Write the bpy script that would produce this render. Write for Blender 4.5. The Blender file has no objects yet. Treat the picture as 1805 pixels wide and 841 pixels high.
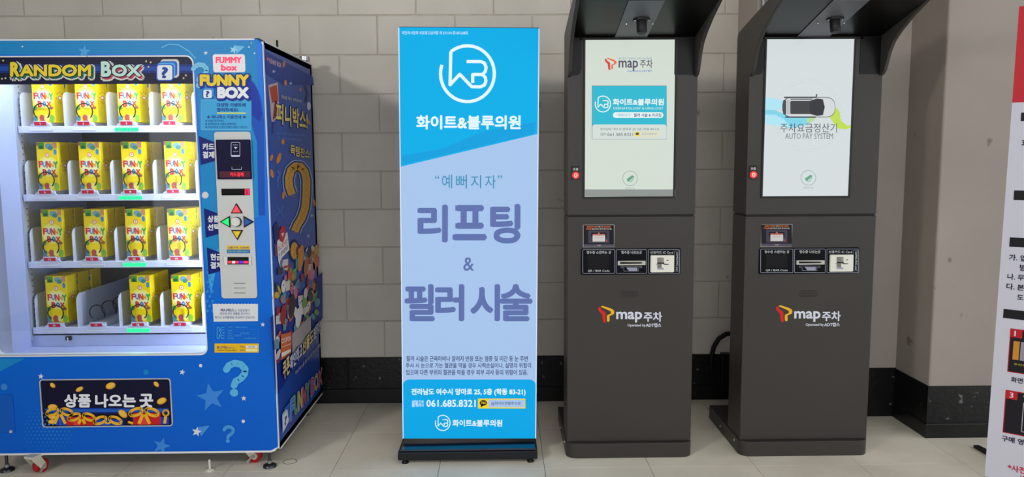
import bpy, bmesh, math, random
from mathutils import Vector, Matrix, Euler
random.seed(7)
SC = bpy.context.scene
COL = SC.collection
PI = math.pi

# ---------------------------------------------------------------- camera
F, PITCH, YAW, ROLL = 1342.65, .105475, .0139932, -.0057218
CAM = Vector((0, -4.0269, 1.316))
_cy, _sy = math.cos(YAW), math.sin(YAW)
FWD = Vector((_sy*math.cos(PITCH), _cy*math.cos(PITCH), -math.sin(PITCH)))
_r = Vector((_cy, -_sy, 0)); _u = _r.cross(FWD)
RT = _r*math.cos(ROLL)+_u*math.sin(ROLL); UP = -_r*math.sin(ROLL)+_u*math.cos(ROLL)
cam = bpy.data.cameras.new('camera'); cam.sensor_width = 36; cam.lens = F/1805*36
cam.clip_start = .05; cam.clip_end = 60
cam_o = bpy.data.objects.new('camera', cam); COL.objects.link(cam_o)
cam_o.matrix_world = Matrix(((RT.x, UP.x, -FWD.x, CAM.x), (RT.y, UP.y, -FWD.y, CAM.y), (RT.z, UP.z, -FWD.z, CAM.z), (0, 0, 0, 1)))
SC.camera = cam_o

# ---------------------------------------------------------------- world, lamps, exposure
SC.view_settings.view_transform = 'Standard'; SC.view_settings.look = 'None'
SC.view_settings.exposure = 0; SC.view_settings.gamma = 1; SC.view_settings.use_curve_mapping = False
w = bpy.data.worlds.new('world'); SC.world = w; w.use_nodes = True
w.node_tree.nodes['Background'].inputs[0].default_value = (.93, .96, 1, 1)
w.node_tree.nodes['Background'].inputs[1].default_value = 1.85

def area(name, loc, size, power, target, col=(1, .97, .93), size_y=None):
    l = bpy.data.lights.new(name, 'AREA'); l.energy = power; l.color = col
    l.shape = 'RECTANGLE'; l.size = size; l.size_y = size_y or size
    o = bpy.data.objects.new(name, l); COL.objects.link(o); o.location = loc
    d = Vector(target)-Vector(loc); o.rotation_euler = d.to_track_quat('-Z', 'Y').to_euler()
    return o
area('ceiling_and_fill_lamp', (-2.75, -4.4, 2.68), .5, 15, (.5, 0, .9), size_y=.4).data.spread = math.radians(75)      # light shaped by an added narrow spread, dimming the upper-left wall
area('ceiling_and_fill_lamp', (.8, -3.0, 2.68), 1.6, 19, (.6, -.7, .6), col=(.98, .98, 1), size_y=.6)
area('ceiling_and_fill_lamp', (2.5, -4.2, 2.68), 1.3, 5, (.9, -.1, .9), col=(1, .95, .93), size_y=.4)  # added fill lamp, unseen, brightens the right side

# ---------------------------------------------------------------- helpers: pixel rays, materials, meshes
def ray(px, py): return (RT*(px-902.5)-UP*(py-420.5))/F+FWD
class Face:
    """a flat printed or built face: origin, right axis u, up axis v; n points out of it"""
    def __init__(s, o, u=(1, 0, 0), v=(0, 0, 1)):
        s.o = Vector(o); s.u = Vector(u).normalized(); s.v = Vector(v).normalized(); s.n = s.u.cross(s.v)
    def px(s, x, y):
        d = ray(x, y); t = (s.o-CAM).dot(s.n)/d.dot(s.n); p = CAM+d*t-s.o
        return (p.dot(s.u), p.dot(s.v))
    def w(s, u, v, h=0): return s.o+s.u*u+s.v*v+s.n*h
def lin(c): c /= 255; return c/12.92 if c <= .04045 else ((c+.055)/1.055)**2.4
_M = {}
def base_mat(name):
    m = bpy.data.materials.new(name); m.use_nodes = True
    return m, m.node_tree, m.node_tree.nodes['Principled BSDF']
def paint(c, rough=.45, metal=0, k=1.3, emit=0, spec=.28, coat=0):
    """a plain surface given its colour as seen; k lifts it to its albedo, emit makes it glow"""
    key = ('p', c, rough, metal, k, emit, spec, coat)
    if key in _M: return _M[key]
    m, nt, b = base_mat('paint')
    L = [min(.9, lin(x)*k) for x in c]
    b.inputs['Base Color'].default_value = (*L, 1); b.inputs['Roughness'].default_value = rough
    b.inputs['Metallic'].default_value = metal; b.inputs['Specular IOR Level'].default_value = spec
    if coat: b.inputs['Coat Weight'].default_value = coat; b.inputs['Coat Roughness'].default_value = .08
    if emit:
        b.inputs['Emission Color'].default_value = (*[lin(x) for x in c], 1); b.inputs['Emission Strength'].default_value = emit
    _M[key] = m; return m
def scr(c, e=1.0): return paint(c, rough=.15, k=.04, emit=e)
def lit(c, e=.62): return paint(c, rough=.7, k=.5, emit=e, spec=.15)
def noisy(name, c1, c2, scale=4, rough=.6, bump=.15, bscale=40, k=1.3, detail=6, rand=0, spec=.4, metal=0, specks=None):
    m, nt, b = base_mat(name); N = nt.nodes; Lk = nt.links
    tc = N.new('ShaderNodeTexCoord'); ge = N.new('ShaderNodeNewGeometry')
    n1 = N.new('ShaderNodeTexNoise'); n1.inputs['Scale'].default_value = scale; n1.inputs['Detail'].default_value = detail
    Lk.new(ge.outputs['Position'], n1.inputs['Vector'])
    cr = N.new('ShaderNodeValToRGB'); e = cr.color_ramp.elements
    e[0].position = .32; e[0].color = (*[lin(x)*k for x in c1], 1); e[1].position = .68; e[1].color = (*[lin(x)*k for x in c2], 1)
    Lk.new(n1.outputs['Fac'], cr.inputs['Fac']); out = cr.outputs['Color']
    if rand:
        oi = N.new('ShaderNodeObjectInfo'); hs = N.new('ShaderNodeHueSaturation'); mr = N.new('ShaderNodeMapRange')
        mr.inputs['To Min'].default_value = 1-rand; mr.inputs['To Max'].default_value = 1+rand
        Lk.new(oi.outputs['Random'], mr.inputs['Value']); Lk.new(mr.outputs['Result'], hs.inputs['Value']); Lk.new(out, hs.inputs['Color']); out = hs.outputs['Color']
    if specks:
        sc, lo, col = specks
        n3 = N.new('ShaderNodeTexNoise'); n3.inputs['Scale'].default_value = sc; n3.inputs['Detail'].default_value = 5
        Lk.new(ge.outputs['Position'], n3.inputs['Vector'])
        r3 = N.new('ShaderNodeMapRange'); r3.inputs['From Min'].default_value = lo; r3.inputs['From Max'].default_value = lo+.04
        Lk.new(n3.outputs['Fac'], r3.inputs['Value'])
        mx = N.new('ShaderNodeMix'); mx.data_type = 'RGBA'; mx.inputs['B'].default_value = (*[lin(x)*k for x in col], 1)
        Lk.new(r3.outputs['Result'], mx.inputs['Factor']); Lk.new(out, mx.inputs['A']); out = mx.outputs['Result']
    Lk.new(out, b.inputs['Base Color']); b.inputs['Roughness'].default_value = rough
    b.inputs['Specular IOR Level'].default_value = spec; b.inputs['Metallic'].default_value = metal
    n2 = N.new('ShaderNodeTexNoise'); n2.inputs['Scale'].default_value = bscale; n2.inputs['Detail'].default_value = 4
    Lk.new(ge.outputs['Position'], n2.inputs['Vector'])
    bp = N.new('ShaderNodeBump'); bp.inputs['Strength'].default_value = bump; bp.inputs['Distance'].default_value = .004
    Lk.new(n2.outputs['Fac'], bp.inputs['Height']); Lk.new(bp.outputs['Normal'], b.inputs['Normal'])
    return m
def glass_mat():
    m = bpy.data.materials.new('window_glass'); m.use_nodes = True; nt = m.node_tree; N = nt.nodes; N.clear()
    o = N.new('ShaderNodeOutputMaterial'); mx = N.new('ShaderNodeMixShader'); t = N.new('ShaderNodeBsdfTransparent'); g = N.new('ShaderNodeBsdfGlossy')
    f = N.new('ShaderNodeFresnel'); f.inputs['IOR'].default_value = 1.45; g.inputs['Roughness'].default_value = .03
    t.inputs['Color'].default_value = (.96, .975, .98, 1)
    nt.links.new(f.outputs[0], mx.inputs[0]); nt.links.new(t.outputs[0], mx.inputs[1]); nt.links.new(g.outputs[0], mx.inputs[2]); nt.links.new(mx.outputs[0], o.inputs[0])
    return m

def tag(o, label=None, cat=None, group=None, kind=None):
    if label: o['label'] = label
    if cat: o['category'] = cat
    if group: o['group'] = group
    if kind: o['kind'] = kind
    return o
def thing(name, label, cat, loc=(0, 0, 0), group=None):
    o = bpy.data.objects.new(name, None); COL.objects.link(o); o.location = loc; o.empty_display_size = .1
    return tag(o, label, cat, group)
def link(name, me, parent=None, label=None):
    o = bpy.data.objects.new(name, me); COL.objects.link(o)
    if parent is not None:
        o.parent = parent
        if parent.type == 'EMPTY': o.location = -parent.location
    if label: o['label'] = label
    return o

class Mb:
    """collects shapes with materials into one mesh; coordinates are world coordinates"""
    def __init__(s): s.v = []; s.f = []; s.mi = []; s.mats = []; s.sm = []
    def m(s, mat):
        if mat not in s.mats: s.mats.append(mat)
        return s.mats.index(mat)
    def add(s, vs, fs, mat, smooth=False):
        b = len(s.v); s.v += [tuple(v) for v in vs]; i = s.m(mat)
        for f in fs: s.f.append([b+k for k in f]); s.mi.append(i); s.sm.append(smooth)
    def box(s, a, b, mat):
        (x0, y0, z0), (x1, y1, z1) = a, b
        vs = [(x0, y0, z0), (x1, y0, z0), (x1, y1, z0), (x0, y1, z0), (x0, y0, z1), (x1, y0, z1), (x1, y1, z1), (x0, y1, z1)]
        s.add(vs, [(0, 3, 2, 1), (4, 5, 6, 7), (0, 1, 5, 4), (1, 2, 6, 5), (2, 3, 7, 6), (3, 0, 4, 7)], mat); return s
    def prism(s, pts, h0, h1, mat, f=None, axis=None):
        """outline extruded: on face f between heights h0,h1, or along X when axis='x' (pts are y,z), or Z ('z', pts are x,y)"""
        n = len(pts)
        if f: A = [f.w(u, v, h0) for u, v in pts]; B = [f.w(u, v, h1) for u, v in pts]
        elif axis == 'x': A = [(h0, a, b) for a, b in pts]; B = [(h1, a, b) for a, b in pts]
        else: A = [(a, b, h0) for a, b in pts]; B = [(a, b, h1) for a, b in pts]
        fs = [list(range(n))[::-1], [n+i for i in range(n)]]+[(i, (i+1) % n, n+(i+1) % n, n+i) for i in range(n)]
        s.add(A+B, fs, mat); return s
    def ring(s, outer, inner, h0, h1, mat, f):
        n = len(outer)
        V = [f.w(*p, h0) for p in outer]+[f.w(*p, h0) for p in inner]+[f.w(*p, h1) for p in outer]+[f.w(*p, h1) for p in inner]
        fs = []
        for i in range(n):
            j = (i+1) % n
            fs += [(2*n+i, 2*n+j, 3*n+j, 3*n+i), (j, i, n+i, n+j), (i, j, 2*n+j, 2*n+i), (n+j, n+i, 3*n+i, 3*n+j)]
        s.add(V, fs, mat); return s
    def tube(s, pts, r, mat, seg=10, cap=True):
        pts = [Vector(p) for p in pts]; rr = r if isinstance(r, (list, tuple)) else [r]*len(pts); V = []; prev = None
        for i, p in enumerate(pts):
            t = (pts[min(i+1, len(pts)-1)]-pts[max(i-1, 0)]).normalized()
            if prev is None: a = t.orthogonal().normalized()
            else: a = (prev-t*prev.dot(t)).normalized()
            prev = a; b = t.cross(a)
            V += [p+(a*math.cos(2*PI*k/seg)+b*math.sin(2*PI*k/seg))*rr[i] for k in range(seg)]
        fs = [(i*seg+k, i*seg+(k+1) % seg, (i+1)*seg+(k+1) % seg, (i+1)*seg+k) for i in range(len(pts)-1) for k in range(seg)]
        s.add(V, fs, mat, True)
        if cap:
            s.add(V[:seg], [list(range(seg))[::-1]], mat); s.add(V[-seg:], [list(range(seg))], mat)
        return s
    def build(s, name, parent=None, label=None, bevel=0, bseg=2):
        me = bpy.data.meshes.new(name); me.from_pydata(s.v, [], s.f)
        for m in s.mats: me.materials.append(m)
        me.polygons.foreach_set('material_index', s.mi); me.polygons.foreach_set('use_smooth', s.sm); me.update()
        o = link(name, me, parent, label)
        if bevel:
            b = o.modifiers.new('bevel', 'BEVEL'); b.width = bevel; b.segments = bseg; b.limit_method = 'ANGLE'; b.angle_limit = .6; b.harden_normals = False
        return o
def slab(name, a, b, mat, parent=None, bevel=0, label=None, seg=2): return Mb().box(a, b, mat).build(name, parent, label, bevel, seg)

def rrect(u0, v0, u1, v1, r, n=6):
    if u0 > u1: u0, u1 = u1, u0
    if v0 > v1: v0, v1 = v1, v0
    r = min(r, (u1-u0)/2, (v1-v0)/2); P = []
    for cx, cy, a0 in ((u1-r, v0+r, -90), (u1-r, v1-r, 0), (u0+r, v1-r, 90), (u0+r, v0+r, 180)):
        for k in range(n+1):
            a = math.radians(a0+90*k/n); P.append((cx+r*math.cos(a), cy+r*math.sin(a)))
    return P
def ell(cx, cy, rx, ry=None, n=24, rot=0, a0=0, a1=2*PI):
    ry = ry or rx; c, s = math.cos(rot), math.sin(rot); full = abs(a1-a0-2*PI) < 1e-6; P = []
    for k in range(n if full else n+1):
        a = a0+(a1-a0)*k/n; x, y = rx*math.cos(a), ry*math.sin(a); P.append((cx+x*c-y*s, cy+x*s+y*c))
    return P
def star(cx, cy, r, rot=0, k=.42, n=5):
    return [(cx+(r if i % 2 == 0 else r*k)*math.sin(rot+PI*i/n), cy-(r if i % 2 == 0 else r*k)*math.cos(rot+PI*i/n)) for i in range(2*n)]

_T = {}
def glyphs(txt, res=3):
    """outline of a line of lettering as 2-D triangles, its box normalised to 0..1"""
    if (txt, res) in _T: return _T[(txt, res)]
    c = bpy.data.curves.new('lettering', 'FONT'); c.body = txt; c.resolution_u = res
    o = bpy.data.objects.new('lettering', c); COL.objects.link(o)
    me = bpy.data.meshes.new_from_object(o.evaluated_get(bpy.context.evaluated_depsgraph_get()))
    V = [(v.co.x, v.co.y) for v in me.vertices]; Fs = [list(p.vertices) for p in me.polygons]
    bpy.data.objects.remove(o); bpy.data.curves.remove(c); bpy.data.meshes.remove(me)
    x0 = min(v[0] for v in V); x1 = max(v[0] for v in V); y0 = min(v[1] for v in V); y1 = max(v[1] for v in V)
    V = [((x-x0)/(x1-x0), (y-y0)/(y1-y0)) for x, y in V]
    _T[(txt, res)] = (V, Fs, (x1-x0), (y1-y0)); return _T[(txt, res)]

class Art(Mb):
    """flat print lying on a Face; pixel coordinates are carried onto the face, layers lift it by fractions of a millimetre"""
    H = .00035
    def __init__(s, f, h=.0006, name='printed_graphic'): super().__init__(); s.fc = f; s.h = h; s.name = name
    def uvpoly(s, pts, mat, layer=0):
        h = s.h+layer*s.H; s.add([s.fc.w(u, v, h) for u, v in pts], [list(range(len(pts)))], mat); return s
    def poly(s, pts, mat, layer=0):
        P = [s.fc.px(*p) for p in pts]
        ar = sum(P[i][0]*P[(i+1) % len(P)][1]-P[(i+1) % len(P)][0]*P[i][1] for i in range(len(P)))
        return s.uvpoly(P if ar > 0 else P[::-1], mat, layer)
    def rect(s, x0, y0, x1, y1, mat, layer=0, r=0):
        if r: return s.poly(rrect(x0, y0, x1, y1, r), mat, layer)
        return s.poly([(x0, y0), (x1, y0), (x1, y1), (x0, y1)], mat, layer)
    def oval(s, cx, cy, rx, ry, mat, layer=0, rot=0, n=24): return s.poly(ell(cx, cy, rx, ry, n, rot), mat, layer)
    def star(s, cx, cy, r, mat, layer=0, rot=.15): return s.poly(star(cx, cy, r, rot), mat, layer)
    def line(s, pts, wd, mat, layer=0, closed=False, caps=True):
        pts = list(pts); q = pts+[pts[0]] if closed else pts
        for i, (a, b) in enumerate(zip(q, q[1:])):
            dx, dy = b[0]-a[0], b[1]-a[1]; L = math.hypot(dx, dy) or 1; nx, ny = -dy/L*wd/2, dx/L*wd/2
            s.poly([(a[0]+nx, a[1]+ny), (b[0]+nx, b[1]+ny), (b[0]-nx, b[1]-ny), (a[0]-nx, a[1]-ny)], mat, layer)
            if caps and i: s.poly(ell(a[0], a[1], wd/2, wd/2, 8 if wd < 6 else 20), mat, layer+.1)
        return s
    def frame(s, x0, y0, x1, y1, wd, mat, layer=0, r=0):
        s.line(rrect(x0, y0, x1, y1, r, 4) if r else [(x0, y0), (x1, y0), (x1, y1), (x0, y1)], wd, mat, layer, True, caps=bool(r)); return s
    def text(s, t, x0, y0, x1, y1, mat, layer=2, bold=0, out=0, omat=None, res=2, quad=None):
        """lettering fitted to a pixel box (or to the affine quad bottom-left, bottom-right, top-left)"""
        V, Fs, gw, gh = glyphs(t, res)
        bl, br, tl = quad or ((x0, y1), (x1, y1), (x0, y0))
        O = s.fc.px(*bl); A = s.fc.px(*br); B = s.fc.px(*tl)
        ax, ay = A[0]-O[0], A[1]-O[1]; bx, by = B[0]-O[0], B[1]-O[1]
        em = math.hypot(bx, by)/gh
        f = s.fc; P0 = f.w(O[0], O[1], 0); A3 = f.u*ax+f.v*ay; B3 = f.u*bx+f.v*by
        px_, py_, pz_ = P0; a0, a1, a2 = A3; b0, b1, b2 = B3
        base = [(px_+a0*x+b0*y, py_+a1*x+b1*y, pz_+a2*x+b2*y) for x, y in V]
        def put(dx, dy, lay, m):
            q, w_, e = f.u*dx+f.v*dy+f.n*(s.h+lay*s.H)
            b = len(s.v); s.v += [(x+q, y+w_, z+e) for x, y, z in base]; i = s.m(m)
            s.f += [[b+k for k in g] for g in Fs]; s.mi += [i]*len(Fs); s.sm += [False]*len(Fs)
        if out:
            n = 10 if out > .06 else 8
            for k in range(n): put(math.cos(2*PI*k/n)*out*em, math.sin(2*PI*k/n)*out*em, layer+.03*k, omat)
            layer += 1
        if bold:
            for k in range(5): put(math.cos(2*PI*k/5)*bold*em, math.sin(2*PI*k/5)*bold*em, layer+.02*k, mat)
        put(0, 0, layer+.12, mat); return s
    def done(s, parent, name=None, label=None): return s.build(name or s.name, parent, label)

# ---------------------------------------------------------------- shared materials
M_block = noisy('painted_block', (160, 155, 146), (170, 165, 156), 3, .62, .35, 55, k=1.95, rand=.03, specks=(8, .70, (118, 104, 86)))
M_mortar = noisy('painted_joint', (140, 134, 124), (160, 154, 144), 14, .8, .3, 80, k=1.8)
M_plaster = noisy('painted_plaster', (150, 141, 134), (160, 152, 145), 2.2, .6, .15, 25, k=1.5, specks=(6, .74, (120, 108, 96)))
M_black = noisy('black_wall_paint', (7, 7, 9), (14, 14, 16), 12, .4, .5, 45, k=.9, spec=.4, specks=(26, .655, (110, 112, 115)))
M_skirt = noisy('black_rubber_skirting', (8, 8, 9), (15, 15, 17), 9, .35, .2, 30, k=1.2, spec=.4)
M_tile = noisy('beige_floor_tile', (176, 170, 156), (190, 185, 171), 3, .42, .05, 60, k=2.0, rand=.02, spec=.35, specks=(17, .735, (130, 122, 106)))
M_grout = noisy('floor_joint', (50, 46, 40), (66, 60, 52), 10, .8, .1, 40)
M_kiosk = noisy('kiosk_metal', (74, 70, 66), (79, 75, 70), 2, .40, .05, 300, k=.62, spec=.28, metal=.0)
M_gloss = paint((8, 8, 9), rough=.3, k=1, spec=.22)
M_glass = glass_mat()

# ---------------------------------------------------------------- the setting
X_R = 1.985                       # side of the pillar
def slabS(name, a, b, mat, **k): return tag(slab(name, a, b, mat, **k), kind='structure')
wall = slabS('wall_back', (-4.2, .0045, 0), (1.27, .2, 3.1), M_mortar)
ZB = .25
tag(slab('black_paint_band', (-4.2, .0035, 0), (1.27, .0075, .25), M_black, wall), kind='structure')
def block_mesh(i, L):
    rnd = random.Random(i); g = .0024; d = .012
    bm = bmesh.new(); bmesh.ops.create_cube(bm, size=1)
    for v in bm.verts: v.co = Vector((v.co.x*(L-2*g), v.co.y*d, v.co.z*(.2-2*g)))
    bmesh.ops.bevel(bm, geom=[e for e in bm.edges if all(v.co.y < 0 for v in e.verts)], offset=.003, segments=1, affect='EDGES')
    for v in bm.verts:
        if v.co.y < 0: v.co += Vector((rnd.uniform(-.001, .001), rnd.uniform(-.0015, .0008), rnd.uniform(-.001, .001)))
    me = bpy.data.meshes.new('concrete_block'); bm.to_mesh(me); bm.free(); me.materials.append(M_block); return me
BL = [block_mesh(i, .4) for i in range(6)]; HB = {}
for k in range(-1, 14):           # courses; -1 is the black-painted one
    z = ZB+.2*k+.1; off = -.632 if k % 2 == 0 else -.832
    x = off-8*.4
    while x < 1.27:
        a, b = max(x, -4.2), min(x+.4, 1.27); x += .4
        if b-a < .06: continue
        if b-a < .395 or k < 0:
            mm = block_mesh(int(a*100) & 255, b-a)
            if k < 0: mm.materials.clear(); mm.materials.append(M_black)
        else: mm = random.choice(BL)
        o = bpy.data.objects.new('concrete_block', mm); COL.objects.link(o); o.parent = wall; o.location = ((a+b)/2, .006, z)
slabS('baseboard_back', (-4.2, -.012, 0), (1.27, .012, .078), M_skirt, bevel=.004)
# the wall steps forward behind the right-hand kiosk, then a pillar
stepw = slabS('wall_step', (1.235, -.3, 0), (X_R+.02, .2, 3.1), M_plaster, bevel=.004)
tag(slab('black_paint_band', (1.231, -.304, 0), (X_R+.02, .0, .252), M_black, stepw), kind='structure')
pill = slabS('wall_right', (X_R, -.6, 0), (4.6, .2, 3.1), noisy('painted_plaster', (150, 141, 132), (158, 149, 140), 2.2, .6, .15, 25, k=1.15, specks=(6, .70, (120, 108, 96))), bevel=.008)  # darker copy of the step's plaster; dimmer light is put into the colour
tag(slab('black_paint_band', (X_R-.004, -.604, 0), (4.6, .0, .248), M_black, pill), kind='structure')
slabS('baseboard_right', (X_R-.010, -.611, 0), (4.6, 0, .07), M_skirt, bevel=.004)
slabS('wall_left', (-4.3, -7, 0), (-4.2, .2, 3.1), M_plaster)
slabS('ceiling', (-4.3, -7.5, 2.74), (4.6, .2, 2.8), paint((150, 148, 142), .8, k=1))
fl = slabS('floor', (-4.3, -7.5, -.05), (4.6, .2, -.004), M_grout)
bm = bmesh.new(); bmesh.ops.create_cube(bm, size=1)
for v in bm.verts: v.co = Vector((v.co.x*.4476, v.co.y*.4476, v.co.z*.004))
tile_me = bpy.data.meshes.new('floor_tile'); bm.to_mesh(tile_me); bm.free(); tile_me.materials.append(M_tile)
for i in range(-9, 10):
    for j in range(-1, 8):
        o = bpy.data.objects.new('floor_tile', tile_me); COL.objects.link(o); o.parent = fl
        o.location = (.177+.45*(i+.5), -.455-.45*(j-.5)+0, -.002)

# things on the wall
for i, (x, r, c) in enumerate(((1.255, .011, (120, 120, 122)), (1.305, .014, (150, 150, 152)), (1.355, .009, (60, 60, 62)))):
    t = thing('conduit_pipe', ('thin grey conduit pipe on the wall, closest to the step corner', 'thick pale grey conduit pipe between two thinner ones', 'thin dark conduit pipe behind the hood of the right kiosk')[i], 'pipe', (x, -.32, 1.2))
    Mb().tube([(x, -.32, 1.2), (x, -.32, 3.0)], r, paint(c, .35, metal=.6), 12).build('pipe', t)
    for z in (1.5, 2.3): slab('clamp', (x-.02, -.336, z), (x+.02, -.3, z+.02), paint((130, 130, 132), .4, metal=.7), t, .002)
fw = Face((0, -.06, 0))
def wp(x, y, Y=-.06): f = Face((0, Y, 0)); return f.w(*f.px(x, y))
cab = Mb().tube([wp(1253, 650), wp(1254, 630), wp(1258, 612), wp(1267, 597), wp(1280, 589), wp(1296, 587), wp(1310, 590)], .0125, paint((14, 14, 15), .4), 10).build('power_cable')
tag(cab, 'thick black power cable bending off the wall behind the right kiosk', 'cable')
pc = slab('junction_box', (1.18, -.045, .05), (1.231, .0, .262), paint((16, 16, 18), .4), bevel=.004)
tag(pc, 'black-painted box low on the wall left of the right kiosk', 'box')

# small things on the floor
ffl = Face((0, 0, 0), (1, 0, 0), (0, 1, 0))
def fp(x, y): f = Face((0, 0, 0), (1, 0, 0), (0, 1, 0)); u = f.px(x, y); return Vector((u[0], u[1], 0))
p = fp(370, 829); wht = paint((200, 196, 186), .5)
t = thing('plastic_anchor', 'loose white plastic disc foot with upright pin on the floor', 'foot', p)
Mb().tube([p+Vector((0, 0, .0005)), p+Vector((0, 0, .005)), p+Vector((0, 0, .008))], [.019, .018, .008], wht, 20).build('disc', t)
Mb().tube([p+Vector((0, 0, .006)), p+Vector((0, 0, .047))], .0045, wht, 10).build('pin', t)
p = fp(511, 814); a = Mb(); f0 = Face((p.x, p.y, .0004), (1, 0, 0), (0, 1, 0))
a.ring(ell(0, 0, .030, .030, 32), ell(0, 0, .0275, .0275, 32), 0, .0008, paint((120, 112, 98), .6), f0)
tag(a.build('ring_stain'), 'faint dark ring mark on the floor beside the vending machine', 'stain')

# ---------------------------------------------------------------- vending machine
VX0, VX1, VY0, VY1, VZ0, VZ1 = -2.19, -.952, -.90, -.10, .085, 1.797
ff = Face((0, VY0, 0)); fs = Face((VX1, 0, 0), (0, 1, 0), (0, 0, 1))
vm = thing('vending_machine', 'blue toy vending machine with lit window of yellow boxes', 'vending machine', (-1.56, -.5, 0))
# door: blue front sheet with a colour gradient printed on it
def door_mat():
    m, nt, b = base_mat('printed_blue_door'); N = nt.nodes; L = nt.links
    g = N.new('ShaderNodeNewGeometry'); sx = N.new('ShaderNodeSeparateXYZ'); mr = N.new('ShaderNodeMapRange'); cr = N.new('ShaderNodeValToRGB')
    mr.inputs['From Min'].default_value = .08; mr.inputs['From Max'].default_value = 1.8
    L.new(g.outputs['Position'], sx.inputs[0]); L.new(sx.outputs['Z'], mr.inputs['Value']); L.new(mr.outputs['Result'], cr.inputs['Fac'])
    e = cr.color_ramp.elements; st = [(0, (0, 82, 180)), (.35, (0, 90, 188)), (.52, (4, 96, 194)), (1, (8, 104, 200))]
    while len(e) < len(st): e.new(.5)
    for q, (p_, c) in zip(e, st): q.position = p_; q.color = (*[min(.9, lin(x)*1.38) for x in c], 1)
    L.new(cr.outputs['Color'], b.inputs['Base Color']); b.inputs['Roughness'].default_value = .3; b.inputs['Specular IOR Level'].default_value = .2
    return m
M_door = door_mat(); M_bodyblue = paint((22, 60, 140), .4); M_white = paint((205, 208, 208), .4); M_liner = paint((176, 188, 226), .5, k=1.0)
u0, v0 = -2.112, ff.px(180, 626)[1]; u1, v1 = ff.px(348, 300)[0]+.002, ff.px(170, 100)[1]
WIN = rrect(u0, v0, u1, v1, .028, 8)
Mb().ring(rrect(VX0, VZ0, VX1, VZ1, .03, 8), WIN, -.04, 0, M_door, ff).build('door', vm, bevel=.005)
Mb().ring(rrect(u0-.004, v0-.004, u1+.004, v1+.004, .03, 8), rrect(u0+.001, v0+.001, u1-.001, v1-.001, .027, 8), -.041, .0016, M_white, ff).build('window_trim', vm)
# cabinet shell
c = Mb()
yb = VY0+.04
c.box((VX0, yb, VZ0), (VX0+.03, VY1, VZ1-.005), M_bodyblue); c.box((VX0, VY1-.03, VZ0), (VX1, VY1, VZ1-.005), M_bodyblue)
c.box((VX0, yb, VZ1-.035), (VX1, VY1, VZ1-.005), M_bodyblue); c.box((VX0, yb, VZ0), (VX1, VY1, VZ0+.03), paint((20, 22, 30)))
c.build('cabinet', vm)
sp = slab('side_panel', (VX1-.03, yb, VZ0), (VX1, VY1, VZ1-.005), noisy('side_film', (22, 62, 152), (34, 84, 178), 1.2, .35, 0, 10, k=1.15), vm)
slab('edge_strip', (VX1-.004, VY0+.004, VZ0+.012), (VX1+.003, VY0+.016, VZ1-.012), M_white, vm, .001, 'white vertical edge strip')
Mb().prism([(VX0+.03, VZ0-.003), (VX1-.03, VZ0-.003), (VX1-.012, VZ0+.003), (VX1-.003, VZ0+.014), (VX1-.006, VZ0+.018), (VX1-.030, VZ0+.005), (VX0+.03, VZ0+.005)], -.01, .002, M_white, ff).build('edge_strip', vm, 'white strip along the lower edge of the door')
Mb().prism([(yb, VZ0-.003), (VY1, VZ0-.003), (VY1, VZ0+.005), (yb, VZ0+.005)], -.01, .002, M_white, fs).build('edge_strip', vm, 'white strip along the lower edge of the side')
Mb().prism([(yb, VZ1-.011), (VY1, VZ1-.011), (VY1, VZ1-.004), (yb, VZ1-.004)], -.01, .002, M_white, fs).build('edge_strip', vm, 'white strip along the upper edge of the side')
Mb().prism([(VX0+.03, VZ1-.006), (VX1-.03, VZ1-.006), (VX1-.03, VZ1), (VX0+.03, VZ1)], -.01, .001, M_white, ff).build('edge_strip', vm, 'white strip along the upper edge of the door')
slab('top_cover', (VX0+.005, VY0+.03, VZ1-.006), (VX1-.02, VY1, VZ1+.006), paint((26, 30, 46), .5), vm, .003)
Mb().tube([(VX1-.02, -.62, VZ1), (VX1-.02, -.62, VZ1+.035)], .005, paint((12, 12, 12)), 8).build('antenna', vm)
Mb().tube([(VX1-.02, -.155, VZ1+.004), (VX1-.02, -.155, VZ1+.024)], .026, paint((170, 172, 174), .25, metal=.8), 14).build('vent_cap', vm)
# interior liner
IZ0, IZ1, IX0, IX1, IY0, IY1 = v0-.004, v1+.012, -2.058, -1.02, VY0+.04, -.22
l = Mb()
l.box((IX0-.012, IY0, IZ0), (IX0, IY1, IZ1), M_liner); l.box((VX0+.03, IY0, IZ0-.012), (IX0-.012, IY0+.006, IZ1+.012), M_liner)
l.box((IX0, IY0, IZ0-.012), (IX1, IY1, IZ0), M_liner); l.box((IX1, IY0, IZ0), (IX1+.012, IY1, IZ1), M_liner)
l.box((IX0, IY0, IZ1), (IX1, IY1, IZ1+.012), M_liner)
l.build('liner', vm, 'white inner lining')
slab('back_panel', (IX0, IY1, IZ0), (IX1, IY1+.01, IZ1), paint((84, 88, 92), .6), vm)
slab('sill', (IX0, -.728, IZ0), (IX1, -.715, .555), M_liner, vm, .002, 'white riser under the lowest shelf')
rail = slab('slotted_rail', (IX0, -.735, IZ0+.03), (IX0+.007, -.66, IZ1), paint((176, 180, 190), .35, metal=.4), vm)
rb = Mb()
for k in range(46): rb.box((IX0+.0065, -.71, .56+.026*k), (IX0+.0078, -.703, .566+.026*k), paint((70, 72, 80)))
tag(rb.build('slot', rail), kind='stuff')
slab('latch', (-1.905, -.742, .535), (-1.883, -.728, .552), paint((25, 25, 28)), vm, .001, 'black latch plate with a steel hook')
Mb().tube([(-1.892, -.748, .548), (-1.888, -.752, .540), (-1.892, -.752, .525)], .0035, paint((170, 170, 175), .2, metal=.9), 8).build('latch_hook', vm)
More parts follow.
